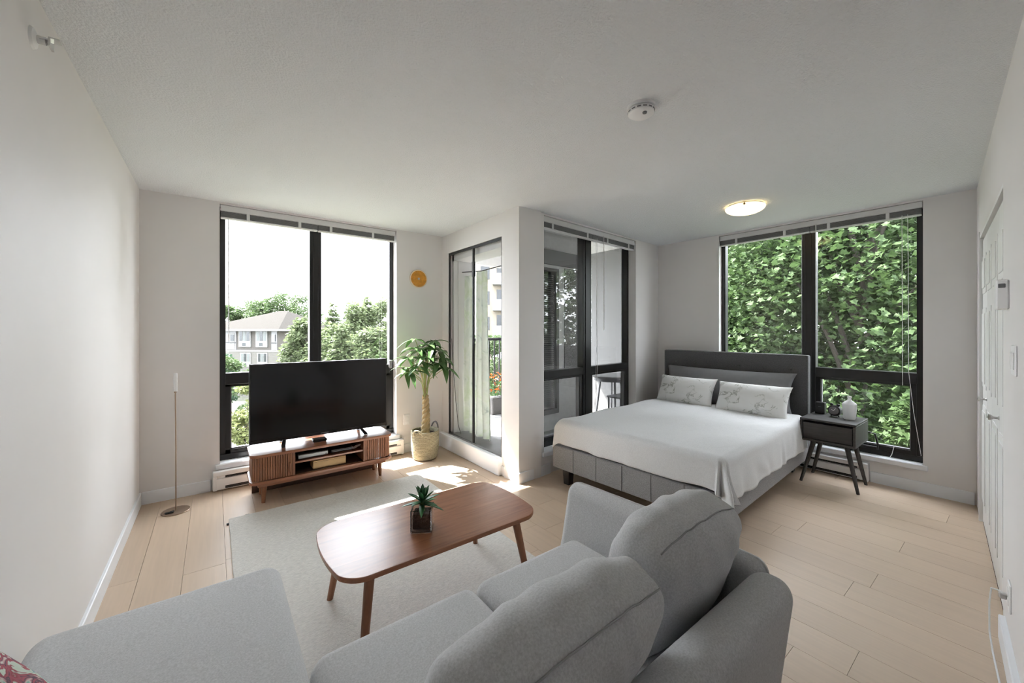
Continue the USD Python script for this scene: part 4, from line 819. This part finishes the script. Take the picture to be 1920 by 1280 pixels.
bl.p('roof', trimesh.Trimesh(rv, np.array([(0, 1, 5), (0, 5, 4), (1, 2, 5), (2, 3, 4), (2, 4, 5), (3, 0, 4), (0, 2, 1), (0, 3, 2)]), process=False), ROOFM, smooth=False)
bl.p('fascia', cat(bx(-3 - ov, HL + ov, -ov - .06, -ov, e0 - .48, e0 - .22), bx(HL + ov, HL + ov + .06, -ov, HD + ov, e0 - .48, e0 - .22)), FW)
def pxl(p): return (p - 418) / (521 - 418) * HL
def bwin(x0, x1, z0, z1, style):
    w = bl.p('window', bx(x0 - .1, x1 + .1, -.16, .02, z0 - .1, z1 + .1), FW); n = 3; k = (x1 - x0) / n
    for i in range(n):
        bl.p('pane', bx(x0 + i * k + .05, x0 + (i + 1) * k - .05, -.19, -.12, z0 + (z1 - z0) * .36, z1), PANED if (i + style) % 2 else PANEL, parent=w)
    bl.p('pane', bx(x0 + .9 * k, x0 + 1.9 * k - .05, -.19, -.12, z0 + .05, z0 + (z1 - z0) * .22), PANED, parent=w)
for a, b, s_ in ((451, 471, 1), (483, 502, 0)): bwin(pxl(a), pxl(b), f3 + .55, e0 - .55, s_); bwin(pxl(a + 3), pxl(b), f3 - st_ + .75, f3 - .4, s_ + 1); bwin(pxl(a + 3), pxl(b), f3 - 2 * st_ + .75, f3 - st_ - .4, s_)
for a, b in ((424, 444), (510, 520)):
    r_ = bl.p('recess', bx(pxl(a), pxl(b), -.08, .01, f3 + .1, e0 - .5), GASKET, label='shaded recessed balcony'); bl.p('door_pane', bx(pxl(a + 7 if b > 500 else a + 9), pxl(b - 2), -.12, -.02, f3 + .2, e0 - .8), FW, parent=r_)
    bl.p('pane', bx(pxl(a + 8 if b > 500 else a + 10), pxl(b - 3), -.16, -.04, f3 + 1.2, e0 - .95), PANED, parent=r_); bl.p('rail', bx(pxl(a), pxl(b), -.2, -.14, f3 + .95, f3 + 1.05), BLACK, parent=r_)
# trees about the house
k = 0
for (pxx, dist, top, R, mat, nm, lab) in ((430, 78, 4.6, 4.5, G_FAR, 'broadleaf_tree', 'leftmost round green tree behind the hip roof'), (462, 82, 5.6, 5.5, G_FAR, 'broadleaf_tree', 'round green tree behind the left half of the hip roof'), (494, 80, 6.2, 5.2, G_FAR, 'broadleaf_tree', 'round green tree behind the middle of the hip roof'), (530, 80, 7.2, 5.8, G_FAR, 'broadleaf_tree', 'tall round green tree rising behind the roof peak'), (566, 84, 6.8, 5.5, G_FAR, 'broadleaf_tree', 'round green tree behind the dark window mullion')):
    k += 1; b = at(pxx, dist); tree(nm, lab, b, HC + top - GZ, R, 4200, .55, mat, seed=40 + k, zlow=.3, lobes=22)
for (pxx, dist, top, R, lab) in ((574, 40, 1.0, 2.7, 'pale cedar hiding the right end of the apartment house'), (624, 38, 2.5, 3.6, 'pale cedar just right of the window mullion'), (655, 36, 2.7, 3.8, 'broad pale cedar in the middle of the right pane'), (688, 37, 3.1, 3.7, 'tallest pale cedar in the right pane'), (716, 39, 2.6, 3.5, 'pale cedar at the right edge of the left window'), (640, 31, .4, 3.3, 'nearer low cedar above the television'), (702, 31, .7, 3.2, 'nearer low cedar at the right above the television')):
    k += 1; b = at(pxx, dist); tree('cedar_tree', lab, b, HC + top - GZ, R, 14000, .36, G_CEDAR, shape='cone' if k % 2 else 'round', seed=60 + k, zlow=.05, lobes=34)
for (pxx, dist, top, R, lab) in ((652, 70, 4.9, 2.6, 'dark conifer top behind the left cedars'), (684, 72, 6.0, 2.8, 'dark pointed conifer rising above the cedars'), (668, 74, 4.9, 2.8, 'dark conifer top between the other two')):
    k += 1; tree('conifer_tree', lab, at(pxx, dist), HC + top - GZ, R, 2600, .4, G_DARK, shape='cone', seed=80 + k, zlow=.2, lobes=10)
for (pxx, dist, top, R, mat, lab) in ((428, 29, -2.0, 1.9, G_FAR, 'small roadside tree at the lower left of the window'), (463, 25, -3.4, 1.25, G_AUT, 'small tree with yellowing leaves beside the television'), (478, 31, -3.0, 1.4, G_FAR, 'small roadside tree half hidden by the television'), (416, 40, -2.6, 2.4, G_DARK, 'dark bushy tree at the far side of the road')):
    k += 1; tree('street_tree', lab, at(pxx, dist), HC + top - GZ, R, 3200, .24, mat, seed=90 + k, zlow=.22, lobes=18)
# ---- apartment tower seen through the balcony door
TWR = M('tower_render', (.24, .21, .165), .85, var=.05, scale=1); TWG = M('tower_glass', (.30, .33, .34), .2)
tw0 = at(893, 44); tw = T('apartment_tower', 'cream apartment tower with stacked balconies beyond the door', 'building', loc=(*tw0[:2], GZ), rot=-37.3)
tw.p('wall', bx(0, 14, 0, 12, 0, 26), TWR)
for k in range(6):
    z = -GZ + HC - 6.3 + k * 2.85
    s_ = tw.p('balcony', bx(1.9, 6.5, -1.5, .1, z - .22, z), CONC); tw.p('balustrade', bx(1.9, 6.5, -1.5, -1.42, z, z + 1.0), TWG, parent=s_)
    w_ = tw.p('window', bx(2.3, 4.6, -.06, .02, z + .1, z + 2.2), PANED); tw.p('window', bx(.5, 1.5, -.06, .02, z + .5, z + 2.0), PANED)
for i, (pxx, dist, top, R) in enumerate(((935, 24, -.3, 2.6), (905, 26, -.6, 2.8), (872, 24, -.5, 2.6))):
    tree('hedge_tree', ['olive tree below the tower right of the curtain', 'olive tree below the tower behind the curtain', 'olive tree at the left edge of the balcony door'][i], at(pxx, dist), HC + top - GZ, R, 3500, .26, G_FAR, seed=110 + i, zlow=.15, lobes=20)
